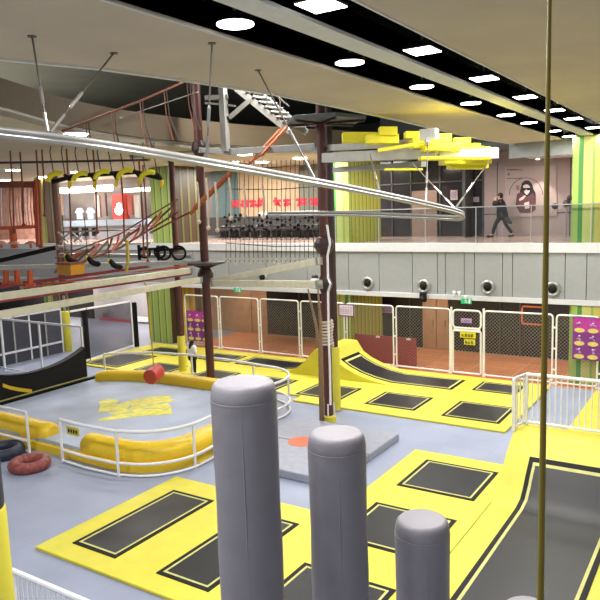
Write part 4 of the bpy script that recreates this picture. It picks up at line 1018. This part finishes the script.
# orange lattice beams
def lattice(a, b, lab, w=.35):
    t = thing('lattice_beam', a, lab, 'lattice beam', 'orange lattice beams'); dv = (b-a); sd = dv.cross(UPV).normalized()*w/2
    for s_ in (-1, 1): MB().bar(a+sd*s_+UPV*.1*s_, b+sd*s_+UPV*.1*s_, .05, .08).build('rail', LATT, t)
    n = 9
    for i in range(n): 
        p_ = a+dv*(i+.5)/n; MB().bar(p_-sd-UPV*.1, p_+sd+UPV*.1, .06, .05).build('rung', [LATT, TREE][i % 2], t)
lattice(P(256, 159, d=20.5), P(286, 126, d=21.5), 'orange lattice beam rising to the white stair', .5)
lattice(P(192, 211, d=20.5), P(232, 172, d=21), 'orange lattice beam crossing behind the long brown pole', .3)
lattice(P(205, 163, d=22.4), P(252, 168, d=21.5), 'level orange lattice beam right of the long brown pole', .3)
for (a_, b_, r_, mt, lab) in (((P(-15, 289, d=19.8)), P(150, 266, d=22.4), .05, MAROON, 'maroon pipe just above the upper cream walkway beam at left'),
        (P(20, 288, d=22.5), P(196, 264.5, d=23.5), .035, ORG, 'thin orange pipe slanting above the walkway beams at left'),
        (P(-10, 281, d=24), P(110, 277, d=25), .05, LGREY, 'grey pipe behind the orange hangers at left'),
        (P(60, 232, d=24.5), P(150, 229, d=25), .03, STL, 'thin steel rail in front of the black counter screens'),
        (P(204, 205, d=22.5), P(150, 233, d=22), .03, RUST, 'thin rust rope from the long brown pole down to the left'),
        (P(130, 157, d=23), P(198, 151, d=23), .05, LGREY, 'pale pipe under the gallery ceiling left of the long brown pole'),
        (P(-10, 163, d=20), P(150, 160, d=23), .035, DBRN, 'dark overhead cable bar above the swing rings')):
    t = thing('course_pipe', a_, lab, 'pipe'); MB().tube([a_, b_], r_, 8).build('pipe', mt, t, smooth=True)
    for e, s_ in ((a_, 1), (b_, -1)): dv = (b_-a_).normalized()*s_; MB().tube([e, e+dv*.1], r_*1.5, 8).build('end_collar', STL, t)
for px, w_ in ((64, 'left'), (78, 'right')):
    t = thing('cross_brace', P(px, 243, d=25), '%s one of two pale crossed braces below the far left shop counter' % w_, 'brace', 'pale crossed braces')
    MB().bar(P(px-6, 232, d=25), P(px+4, 242, d=25), .05, .05).build('strut', LGREY, t); MB().bar(P(px+6, 232, d=25), P(px-4, 242, d=25.1), .05, .05).build('strut', LGREY, t)
# hanging net with dark knots
t = thing('rope_net', P(276, 262, d=20.6), 'fine hanging rope net with dark knots between the two tall poles', 'net')
mb = MB(); kb = MB(); wb = MB(); random.seed(3)
for i in range(22):
    px = 226+4.6*i; pts = [P(px+random.uniform(-.5, .5), y, d=20.6) for y in (160, 185, 210, 232, 250)] + [P(px, 262, d=20.6)]
    mb.tube(pts, .012, 4)
    for y in (216, 221, 226, 230):
        if random.random() < .75: kb.ball(P(px+random.uniform(-1.5, 1.5), y+random.uniform(-1.5, 1.5), d=20.6), random.uniform(.03, .06), 5)
    wb.ball(P(px, 259, d=20.6), .035, 5); wb.ball(P(px+2, 262+i % 3, d=20.6), .03, 5)
for y0, y1 in ((189, 186), (217, 218), (227, 228), (243, 246)):
    mb.tube([P(226, y0, d=20.6), P(276, (y0+y1)/2+2, d=20.6), P(325, y1, d=20.6)], .012, 4)
mb.build('net', DROPE, t); kb.build('dark_knots', BLK, t)['kind'] = 'stuff'; wb.build('pale_knots', ROPE, t)['kind'] = 'stuff'
# steel stair and post hanging from the atrium ceiling
STAIRM = mat('dull_grey_steel', (122, 120, 114), .6)
t = thing('steel_stair', P(226, 150, d=21), 'pale steel stair with post and brace behind the beige ceiling edge', 'stair')
S0, S1 = P(236, 88, d=21), P(290, 132, d=21.8)
MB().bar(P(221, 60, d=21.2), P(226, 152, d=21.2), .2, .2).build('post', STAIRM, t)
MB().bar(P(229, 118, d=21.2), P(250, 100, d=21.2), .14, .14).build('brace', STAIRM, t)
MB().bar(P(205, 98, d=21.2), P(228, 97, d=21.2), .14, .14).build('arm', STAIRM, t)
MB().bar(P(205, 103, d=21.2), P(236, 106, d=21.2), .06, .06).build('arm', STAIRM, t)
off = Vector((.2, .7, 0))
for o_ in (Vector((0, 0, 0)), off): MB().bar(S0+o_, S1+o_, .06, .22).build('stringer', STAIRM, t)
for i in range(9): 
    p_ = S0+(S1-S0)*(i+.5)/9+UPV*.12; MB().bar(p_, p_+off, .2, .04).build('tread', LGREY, t)
MB().tube([S0+UPV*.8, S1+UPV*.8], .025, 6).build('handrail', ROD, t)
for i in range(4): p_ = S0+(S1-S0)*(i+.3)/4; MB().tube([p_, p_+UPV*.85], .018, 6).build('baluster', ROD, t)
beam(P(228, 152, d=21.3), P(316, 147, d=20), .16, .2, LGREY, 'grey steel beam under the foot of the pale stair', None, 'steel_beam')
beam(P(200, 150, d=21.7), P(228, 152, d=21.3), .14, .16, STL, 'short steel beam between the long brown pole and the stair post', None, 'steel_beam')

# ================================================================== SHOP BACKDROP BEHIND THE ROPE COURSE
def board(px0, px1, py0, py1, mt, lab, y=28.45, cat='board', name='wall_board', grp=None, th=.1): return boxthing(px0, px1, py0, py1, y, th, name, mt, lab, cat, grp, 0)
board(214, 240, 170, 236, TEAL, 'teal board on the far shop wall, left of the red characters')
board(240, 300, 168, 228, BEI, 'beige board on the far shop wall behind the left red characters')
board(300, 326, 170, 230, mat('grey_green_board', (126, 124, 110), .6), 'grey-green board on the far shop wall behind the right red characters')
t = thing('red_lettering', P(232, 206, y=28.3), 'row of red characters on the far shop wall behind the rope net', 'sign')
for i, (a_, b_) in enumerate(((231, 239), (240, 248), (249, 256), (256, 264), (273, 281), (283, 292), (296, 307), (309, 319))):
    y0 = 206.5-(a_-231)*.022; p_, q_ = P(a_, y0+1, y=28.42), P(b_, y0, y=28.42); mb = MB()
    glyph(mb, p_.x, p_.z, q_.x-p_.x, .46, 28.45, 40+i, .3); mb.build('character', SIGNR, t)
board(258, 330, 210.8, 214.5, OFFW, 'white counter edge below the red characters', 27.6, 'counter edge', 'counter_edge', th=.3)
board(205, 330, 216, 235, DGR, 'long dark counter behind the rope net', 27.2, 'counter', 'shop_counter', th=.5)
for i in range(10):
    p = P(224+10.4*i, 232, y=26.0); p.z = 4.62
    t = thing('tub_chair', p, 'small dark tub chair in the row behind the rope net', 'chair', 'dark tub chairs behind the net')
    MB().lathe([(.2, .12), (.24, .42), (.2, .44)], p, 12).build('seat', BLK, t, smooth=True)
    MB().tube([p+Vector((.24*math.cos(a_), .24*math.sin(a_), .62)) for a_ in [-.3+k*.42 for k in range(9)]], .06, 6).build('backrest', DGR, t, smooth=True)
    for k in range(3): MB().tube([p+Vector((.14*math.cos(k*2.1), .14*math.sin(k*2.1), .14)), p+Vector((.18*math.cos(k*2.1), .18*math.sin(k*2.1), 0))], .02, 5).build('leg', STL, t)
# clothes shop left
t = thing('red_cabinet', P(118, 222, y=27.4), 'red cabinet panel with a white round figure on the far left shop front', 'cabinet')
a, b = P(112.5, 210, y=27.4), P(124, 210, y=27.4); z1, z0 = P(118, 194, y=27.4).z, P(118, 222, y=27.4).z
MB().box(a.x, b.x, 27.4, 27.8, z0, z1).build('panel', RED, t)
p = P(119, 211, y=27.35)
mb = MB(); mb.ball(p, .22, 8); mb.ball(p+Vector((.02, 0, .3)), .15, 8); mb.ball(p+Vector((-.18, 0, .08)), .1, 8); mb.ball(p+Vector((.18, 0, .05)), .1, 8); mb.build('white_figure', EMS, t, smooth=True)  # figure's brightness is put in as glow; it is no lamp
board(40, 112, 187, 193, EMS, 'long glowing light strip over the far left shop', 27.6, 'light strip', 'light_strip')
board(124, 152, 188, 191.5, EMS, 'shorter glowing light strip left of the olive striped column', 27.6, 'light strip', 'light_strip')
for i, (px, w_) in enumerate(((79, 'left'), (90, 'right'))):
    p = P(px, 214, y=27.3); t = thing('hanging_shirt', p, '%s of two pale blue shirts hanging in the far left shop' % w_, 'shirt', 'pale blue hanging shirts')
    MB().add([p+Vector(v) for v in [(-.22, 0, -.3), (.22, 0, -.3), (.2, 0, .22), (.3, 0, .05), (.36, 0, .12), (.14, 0, .34), (-.14, 0, .34), (-.36, 0, .12), (-.3, 0, .05), (-.2, 0, .22)]] + [p+Vector((v[0], .1, v[2])) for v in [(-.22, 0, -.3), (.22, 0, -.3), (.2, 0, .22), (.3, 0, .05), (.36, 0, .12), (.14, 0, .34), (-.14, 0, .34), (-.36, 0, .12), (-.3, 0, .05), (-.2, 0, .22)]],
             [tuple(range(10)), tuple(range(19, 9, -1))] + [(k, 10+k, 10+(k+1) % 10, (k+1) % 10) for k in range(10)]).build('shirt', mat('pale_blue_cloth_%s' % w_, (184, 202, 222), .8), t)
    MB().tube([p+Vector((-.15, .05, .36)), p+Vector((0, .05, .44)), p+Vector((.15, .05, .36))], .012, 5).build('hanger', STL, t)
cols_ = [(150, 108, 74), (128, 96, 60), (178, 110, 84), (160, 128, 116), (120, 120, 128), (188, 150, 140), (110, 90, 84), (150, 70, 60), (170, 160, 150)]
for i, px in enumerate((46, 51, 56, 62, 67, 98, 104, 130, 137)):
    board(px-2, px+2.2, 193+i % 3, 218-i % 4, mat('garment_%d' % i, cols_[i], .8), '%s garment hanging in the far left shop, %s' % (['tan', 'olive brown', 'terracotta', 'mauve-brown', 'slate', 'dusty pink', 'dark taupe', 'brick red', 'stone grey'][i], ['first right of the orange cage', 'second right of the orange cage', 'third right of the orange cage', 'fourth right of the orange cage', 'just left of the pale blue shirts', 'just right of the pale blue shirts', 'just left of the red cabinet', 'first right of the red cabinet', 'second right of the red cabinet'][i]), 27.5, 'garment', 'hanging_garment', 'garments in the far left shop', .15)
board(55, 152, 220, 226, mat('steel_blue_counter', (150, 162, 176), .5), 'steel-blue counter top in the far left shop', 26.6, 'counter', 'shop_counter', th=.8)
board(55, 152, 226.2, 240, mat('grey_counter_front', (150, 148, 156), .5), 'grey counter front below the steel-blue counter top', 26.7, 'counter', 'shop_counter', th=.6)
for i, (a_, b_) in enumerate(((70, 78), (82, 88), (92, 95))): board(a_, b_, 228, 236, BLK, '%s of three black screens on the grey counter front' % ['left', 'middle', 'right narrow'][i], 26.6, 'screen', 'counter_screen', 'black screens on the counter', .05)
for i, (a_, mt) in enumerate(((4, 'rose_shop'), (24, 'amber_shop'))): pass
board(-30, 36, 186, 246, mat('rosy_shop_display', (188, 138, 122), .7, var=.3, scale=2), 'rosy shop display behind the orange cage', 28.3, 'display')
board(152, 198, 186, 212, mat('brown_shop_display', (110, 82, 66), .7, var=.3, scale=2), 'brown shop display between the olive column and the long brown pole', 28.4, 'display')

# portrait poster on the gallery wall
def flat(pix, name, mt, t, y, th=.004):
    q_ = [P(a_, b_, y=y) for a_, b_ in pix]; k = len(q_)
    MB().add([(v.x, y, v.z) for v in q_] + [(v.x, y+th, v.z) for v in q_], [tuple(range(k)), tuple(range(k, 2*k))[::-1]] + [(i, k+i, k+(i+1) % k, (i+1) % k) for i in range(k)]).build(name, mt, t)
YP = 27.96
t = thing('wall_mural', P(525, 212, y=YP), 'fashion portrait of a dark-haired woman in sunglasses on the pink gallery wall', 'mural')
flat([(505, 167), (556, 165), (557, 216), (505, 217)], 'print', mat('mural_ground', (170, 151, 147), .6, var=.03), t, YP)
cc = [(526+17*math.cos(a_*PI/18), 195-17.5*math.sin(a_*PI/18)) for a_ in range(0, 19)]
flat(cc + [(526+16.4*math.cos(a_*PI/18), 195-16.9*math.sin(a_*PI/18)) for a_ in range(18, -1, -1)], 'arc_line', DGR, t, YP-.004)
flat([(521, 187), (522, 183), (525, 180.5), (529, 180.5), (532, 184), (533.5, 189), (535.5, 193), (536, 202), (533, 206), (529, 205), (521, 200), (519.5, 193)], 'hair', HAIR, t, YP-.008)
flat([(517, 194), (521, 192), (527, 197), (533, 193), (536, 199), (535.5, 210), (531, 213), (520, 213), (515.5, 205)], 'coat', mat('plum_print', (92, 54, 60), .6, var=.3, scale=9), t, YP-.011)
flat([(523, 186), (525, 184.5), (528, 184.5), (530, 187), (529.5, 192), (527, 195), (524.5, 193)], 'face', mat('pale_face_print', (222, 202, 204), .6), t, YP-.014)
flat([(522.5, 188), (526, 188.2), (526.5, 188), (530.3, 187.6), (530, 190), (527.8, 190.6), (526.3, 189.2), (525, 190.6), (522.9, 190.2)], 'sunglasses', BLK, t, YP-.018)
flat([(519, 199), (524, 195.5), (526, 196), (523, 199.5), (519.5, 201)], 'hand', mat('pale_hand_print', (214, 190, 188), .6), t, YP-.018)
flat([(524, 203), (529, 201.5), (529.5, 208), (525, 209)], 'blouse', mat('pale_blouse_print', (208, 190, 188), .6), t, YP-.018)
flat([(516, 185), (519.5, 186), (519, 190.5), (516.5, 190)], 'flower', mat('dull_rose_print', (140, 100, 96), .6), t, YP-.016)
mb = MB()
for row, (px0, px1, py) in enumerate(((507, 523, 170.5), (507, 522, 179))):
    n = 9
    for i in range(n):
        a_ = P(px0+(px1-px0)*i/n, py, y=YP); glyph(mb, a_.x, a_.z, .055, .06, YP-.002, 90+i+row*20, .16)
mb.build('small_lettering', DGR, t)
cu = bpy.data.curves.new('ampersand', 'FONT'); cu.body = '&'; cu.size = .16; cu.extrude = .002
to = bpy.data.objects.new('ampersand', cu); COL.objects.link(to); dg = bpy.context.evaluated_depsgraph_get()
me = bpy.data.meshes.new_from_object(to.evaluated_get(dg)); bpy.data.objects.remove(to)
me.materials.clear(); me.materials.append(DGR)
to = bpy.data.objects.new('ampersand', me); COL.objects.link(to); to.parent = t
p = P(507.5, 175.5, y=YP-.01); to.location = p-ORIG[t.name]; to.rotation_euler = (PI/2, 0, 0)
# small stand with a dark round object at the right of the mural
p = P(566, 236, y=27.3); p.z = 4.62; t = thing('display_stand', p, 'slim stand with round dark lamps in front of the pink wall', 'stand')
MB().lathe([(.16, 0), (.16, .03), (.03, .05), (.03, 1.15)], p, 14).build('stem', STL, t)
for dx, dz, r in ((0, 1.25, .14), (-.42, 1.15, .12), (.1, 1.45, .1)): MB().ball(p+Vector((dx, 0, dz)), r, 8).build('globe', DGR, t, smooth=True)
MB().tube([p+Vector((-.42, 0, 1.12)), p+Vector((0, 0, 1.1))], .02, 6).build('arm', STL, t)
sign(450.5, 457.5, 190, 200, 27.91, 'shop_notice', mat('paper', (186, 166, 158), .7), 'pale paper notice on the dark shopfront, right of the brown door', 3, PINK_INK, 3)
sign(472.5, 479, 197, 202, 27.91, 'shop_notice', mat('paper_small', (150, 142, 140), .7), 'small pale notice on the dark shopfront near the pink wall', 2, PINK_INK, 2)

# mustard rod close to the camera
xm, ym = -.705, 3.07
t = thing('mustard_rod', (xm, ym, 0), 'slim mustard-coloured rod standing close to the camera at right', 'rod')
MB().tube([(xm, ym, 0), (xm, ym, 4.2), (xm, ym, 6.0), (xm, ym, 7.0), (xm, ym, 7.99)], [.03, .0155, .0115, .0075, .006], 14).build('rod', MUST, t, smooth=True)
MB().lathe([(.07, 0), (.07, .02), (.03, .04)], (xm, ym, 0), 16).build('foot_plate', DGR, t)

# ================================================================== PEOPLE
def skin(name, J, E, mats, parent, sub=1, pick=None):
    ids = {k_: i for i, k_ in enumerate(J)}; o0 = ORIG[parent.name]
    me = bpy.data.meshes.new(name); me.from_pydata([Vector(v[0])-o0 for v in J.values()], [(ids[a_], ids[b_]) for a_, b_ in E], [])
    o = bpy.data.objects.new(name, me); COL.objects.link(o)
    o.modifiers.new('skin', 'SKIN'); s_ = o.modifiers.new('sub', 'SUBSURF'); s_.levels = s_.render_levels = sub
    for i, v in enumerate(J.values()): 
        r_ = v[1]; me.skin_vertices[0].data[i].radius = r_ if isinstance(r_, tuple) else (r_, r_); me.skin_vertices[0].data[i].use_root = (i == 0)
    dg = bpy.context.evaluated_depsgraph_get(); dg.update()
    nm = bpy.data.meshes.new_from_object(o.evaluated_get(dg)); o.modifiers.clear(); o.data = nm
    nm.materials.clear()
    for m_ in mats: nm.materials.append(m_)
    for p_ in nm.polygons:
        p_.use_smooth = True
        if pick: p_.material_index = pick(p_.center+o0)
    o.parent = parent; ORIG[o.name] = o0; return o
def person(base, fwd, S, pose, label, shirt, trous, hairlen, shoe):
    """pose: local joints (forward, left, up) for a 1.75 m body; S scales"""
    fwd = Vector(fwd).normalized(); left = UPV.cross(fwd)
    W = lambda v: Vector(base)+(fwd*v[0]+left*v[1]+UPV*v[2])*S
    t = thing('person', base, label, 'person')
    R = lambda r_: r_*S
    J = {'pelvis': (W(pose['pelvis']), R(.125)), 'waist': (W(pose['waist']), R(.115)), 'chest': (W(pose['chest']), R(.135)), 'neck0': (W(pose['neck']), R(.06)), 'neck': (W((pose['head'][0]-.01, pose['head'][1], pose['head'][2]-.1)), R(.05)), 'head': (W(pose['head']), R(.088)), 'crown': (W((pose['head'][0], pose['head'][1], pose['head'][2]+.09)), R(.075)), 'chin': (W((pose['head'][0]+.05, pose['head'][1], pose['head'][2]-.06)), R(.04)), 'nose': (W((pose['head'][0]+.11, pose['head'][1], pose['head'][2]-.01)), R(.012))}
    E = [('pelvis', 'waist'), ('waist', 'chest'), ('chest', 'neck0'), ('neck0', 'neck'), ('neck', 'head'), ('head', 'crown'), ('head', 'chin'), ('head', 'nose')]
    SH = {'waist': J['waist'], 'chest': J['chest']}; 
    for s_ in 'LR':
        k = 1 if s_ == 'L' else -1
        for nm, r_ in (('shoulder', .062), ('elbow', .046), ('wrist', .032)): J[nm+s_] = (W(pose[nm+s_]), R(r_))
        E += [('chest', 'shoulder'+s_), ('shoulder'+s_, 'elbow'+s_), ('elbow'+s_, 'wrist'+s_)]
        wv, ev = Vector(pose['wrist'+s_]), Vector(pose['elbow'+s_]); d_ = (wv-ev).normalized(); pv = d_.cross(Vector((0, 1, 0))); pv = pv.normalized() if pv.length > .1 else Vector((1, 0, 0)); 
        pc = wv+d_*.07; J['palm'+s_] = (W(pc), (R(.036), R(.02))); E.append(('wrist'+s_, 'palm'+s_))
        for fi, (o_, ln) in enumerate(((-.03, .07), (-.01, .085), (.01, .08), (.03, .06))):
            J['f%d%s' % (fi, s_)] = (W(pc+d_*.03+pv*o_), R(.0095)); J['g%d%s' % (fi, s_)] = (W(pc+d_*(.03+ln)+pv*o_*1.2+Vector((.0, -k*.015, 0))), R(.008))
            E += [('palm'+s_, 'f%d%s' % (fi, s_)), ('f%d%s' % (fi, s_), 'g%d%s' % (fi, s_))]
        J['th'+s_] = (W(wv+d_*.05+pv*.055), R(.0105)); E.append(('palm'+s_, 'th'+s_))
        for nm, r_ in (('hip', .088), ('knee', .06), ('ankle', .042), ('toe', .034)): J[nm+s_] = (W(pose[nm+s_]), R(r_))
        E += [('pelvis', 'hip'+s_), ('hip'+s_, 'knee'+s_), ('knee'+s_, 'ankle'+s_), ('ankle'+s_, 'toe'+s_)]
    skin('body', J, E, [SKIN], t)
    T = {k_: (v[0], v[1]*1.16 if not isinstance(v[1], tuple) else v[1]) for k_, v in J.items() if k_ in ('pelvis', 'hipL', 'hipR', 'kneeL', 'kneeR')}
    for s_ in 'LR': T['ankle'+s_] = (J['ankle'+s_][0]-UPV*.02*S, R(.06))
    kf = 1.5 if hairlen < .2 else 1.4
    T = {k_: (v[0], v[1]*1.15) for k_, v in T.items()}
    skin('trousers', T, [('pelvis', 'hipL'), ('pelvis', 'hipR'), ('hipL', 'kneeL'), ('hipR', 'kneeR'), ('kneeL', 'ankleL'), ('kneeR', 'ankleR')], [trous], t)
    Sh = {'chest': (J['chest'][0], R(.165)), 'waist': (J['waist'][0], R(.15)), 'hem': (W((pose['pelvis'][0], 0, pose['pelvis'][2]-.04)), R(.165)), 'collar': (W((pose['neck'][0], 0, pose['neck'][2]-.02)), R(.08))}
    ES = [('chest', 'waist'), ('waist', 'hem'), ('chest', 'collar')]
    if hairlen < .2: Sh['skirt'] = (W((pose['pelvis'][0]-.06, 0, .66)), R(.18)); ES.append(('hem', 'skirt'))
    for s_ in 'LR':
        Sh['sh'+s_] = (J['shoulder'+s_][0], R(.08)); Sh['el'+s_] = (J['elbow'+s_][0], R(.064)); Sh['wr'+s_] = (J['elbow'+s_][0]+(J['wrist'+s_][0]-J['elbow'+s_][0])*.92, R(.048))
        ES += [('chest', 'sh'+s_), ('sh'+s_, 'el'+s_), ('el'+s_, 'wr'+s_)]
    Sh = {k_: (v[0], v[1]*(kf if k_ not in ('collar', 'wrL', 'wrR') else 1.05)) for k_, v in Sh.items()}
    skin('jacket' if hairlen < .2 else 'shirt', Sh, ES, [shirt], t)
    h = pose['head']; hm = MB()
    hm.ball(W((h[0]-.03, h[1], h[2]+.045)), R(.108), 10, .95)
    if hairlen > .2: hm.tube([W((h[0]-.05, h[1], h[2]+.05)), W((h[0]-.08, h[1], h[2]-.08)), W((h[0]-.12, h[1], h[2]-.22)), W((h[0]-.13, h[1]-.02, h[2]-hairlen))], [R(.09), R(.115), R(.11), R(.05)], 12)
    else: hm.tube([W((h[0]-.05, h[1], h[2]+.03)), W((h[0]-.07, h[1], h[2]-.07))], [R(.09), R(.06)], 12)
    hm.build('hair', HAIR, t, smooth=True)
    for s_ in (1, -1):
        MB().ball(W((h[0]+.082, h[1]+.032*s_, h[2]+.015)), R(.012), 6).build('eye', BLK, t)
        MB().ball(W((h[0]-.005, h[1]+.088*s_, h[2]-.005)), R(.022), 6).build('ear', SKIN, t, smooth=True)
    MB().bar(W((h[0]+.088, h[1]-.02, h[2]-.055)), W((h[0]+.088, h[1]+.02, h[2]-.055)), R(.012), R(.01)).build('mouth', MAROON, t)
    for s_ in 'LR':
        a_, b_ = J['ankle'+s_][0], J['toe'+s_][0]; d_ = (b_-a_); d_.z *= .3; d_.normalize()
        hz = Vector((a_.x, a_.y, b_.z))-d_*R(.05)+UPV*R(.005)
        MB().tube([hz, hz+d_*R(.06), b_+d_*R(.02), b_+d_*R(.09)], [R(.038), R(.046), R(.043), R(.025)], 10).build('shoe', shoe, t, smooth=True)
    return t
base = P(502, 237, z=4.62)
walk = dict(pelvis=(0, 0, .93), waist=(.01, 0, 1.1), chest=(.04, 0, 1.3), neck=(.06, 0, 1.47), head=(.1, 0, 1.6), shoulderL=(.05, .18, 1.41), shoulderR=(.05, -.18, 1.41), elbowL=(.3, .24, 1.26), wristL=(.27, .08, 1.46), elbowR=(.26, -.2, 1.2), wristR=(.3, -.05, 1.4),
            hipL=(0, .09, .9), hipR=(0, -.09, .9), kneeL=(.24, .09, .52), ankleL=(.36, .09, .12), toeL=(.5, .09, .045), kneeR=(-.12, -.09, .5), ankleR=(-.38, -.09, .15), toeR=(-.3, -.09, .042))
t = person((base.x, base.y, 4.62), (-1, -.1, 0), 1.0, walk, 'person in dark clothes walking left along the upper gallery, hands at the face', CLB, CLB, .1, BLK)
b = Vector((base.x, base.y, 4.62))
skin('coat_tail', {'a': (b+Vector((.05, 0, 1.0)), .16), 'b': (b+Vector((.12, -.02, .8)), (.17, .12)), 'c': (b+Vector((.26, -.03, .6)), (.16, .08)), 'd': (b+Vector((.42, -.03, .52)), (.08, .05))}, [('a', 'b'), ('b', 'c'), ('c', 'd')], [CLD], t)
stand = dict(pelvis=(0, 0, .92), waist=(0, 0, 1.08), chest=(.01, 0, 1.28), neck=(.02, 0, 1.45), head=(.05, .02, 1.58), shoulderL=(.0, .17, 1.39), shoulderR=(.0, -.17, 1.39), elbowL=(-.02, .25, 1.13), wristL=(.12, .2, .95), elbowR=(-.02, -.25, 1.13), wristR=(.12, -.2, .95),
             hipL=(0, .09, .89), hipR=(0, -.09, .89), kneeL=(.05, .1, .48), ankleL=(-.02, .1, .09), toeL=(.11, .11, .045), kneeR=(.03, -.11, .48), ankleR=(0, -.12, .09), toeR=(.13, -.13, .045))
cb = P(193.5, 374, z=DZ)
person((cb.x, cb.y, DZ), (.15, 1, 0), .74, stand, 'child with long black hair and white shirt standing on the far deck, seen from behind', CLW, CLB, .36, WHT)
#MARK2
sc.view_settings.view_transform = 'Standard'; sc.view_settings.look = 'None'; sc.view_settings.gamma = 1
sc.view_settings.exposure = 0.4
w = bpy.data.worlds.new('world'); sc.world = w; w.use_nodes = True
bg = w.node_tree.nodes['Background']; bg.inputs[0].default_value = (.96, .98, 1, 1); bg.inputs[1].default_value = .25
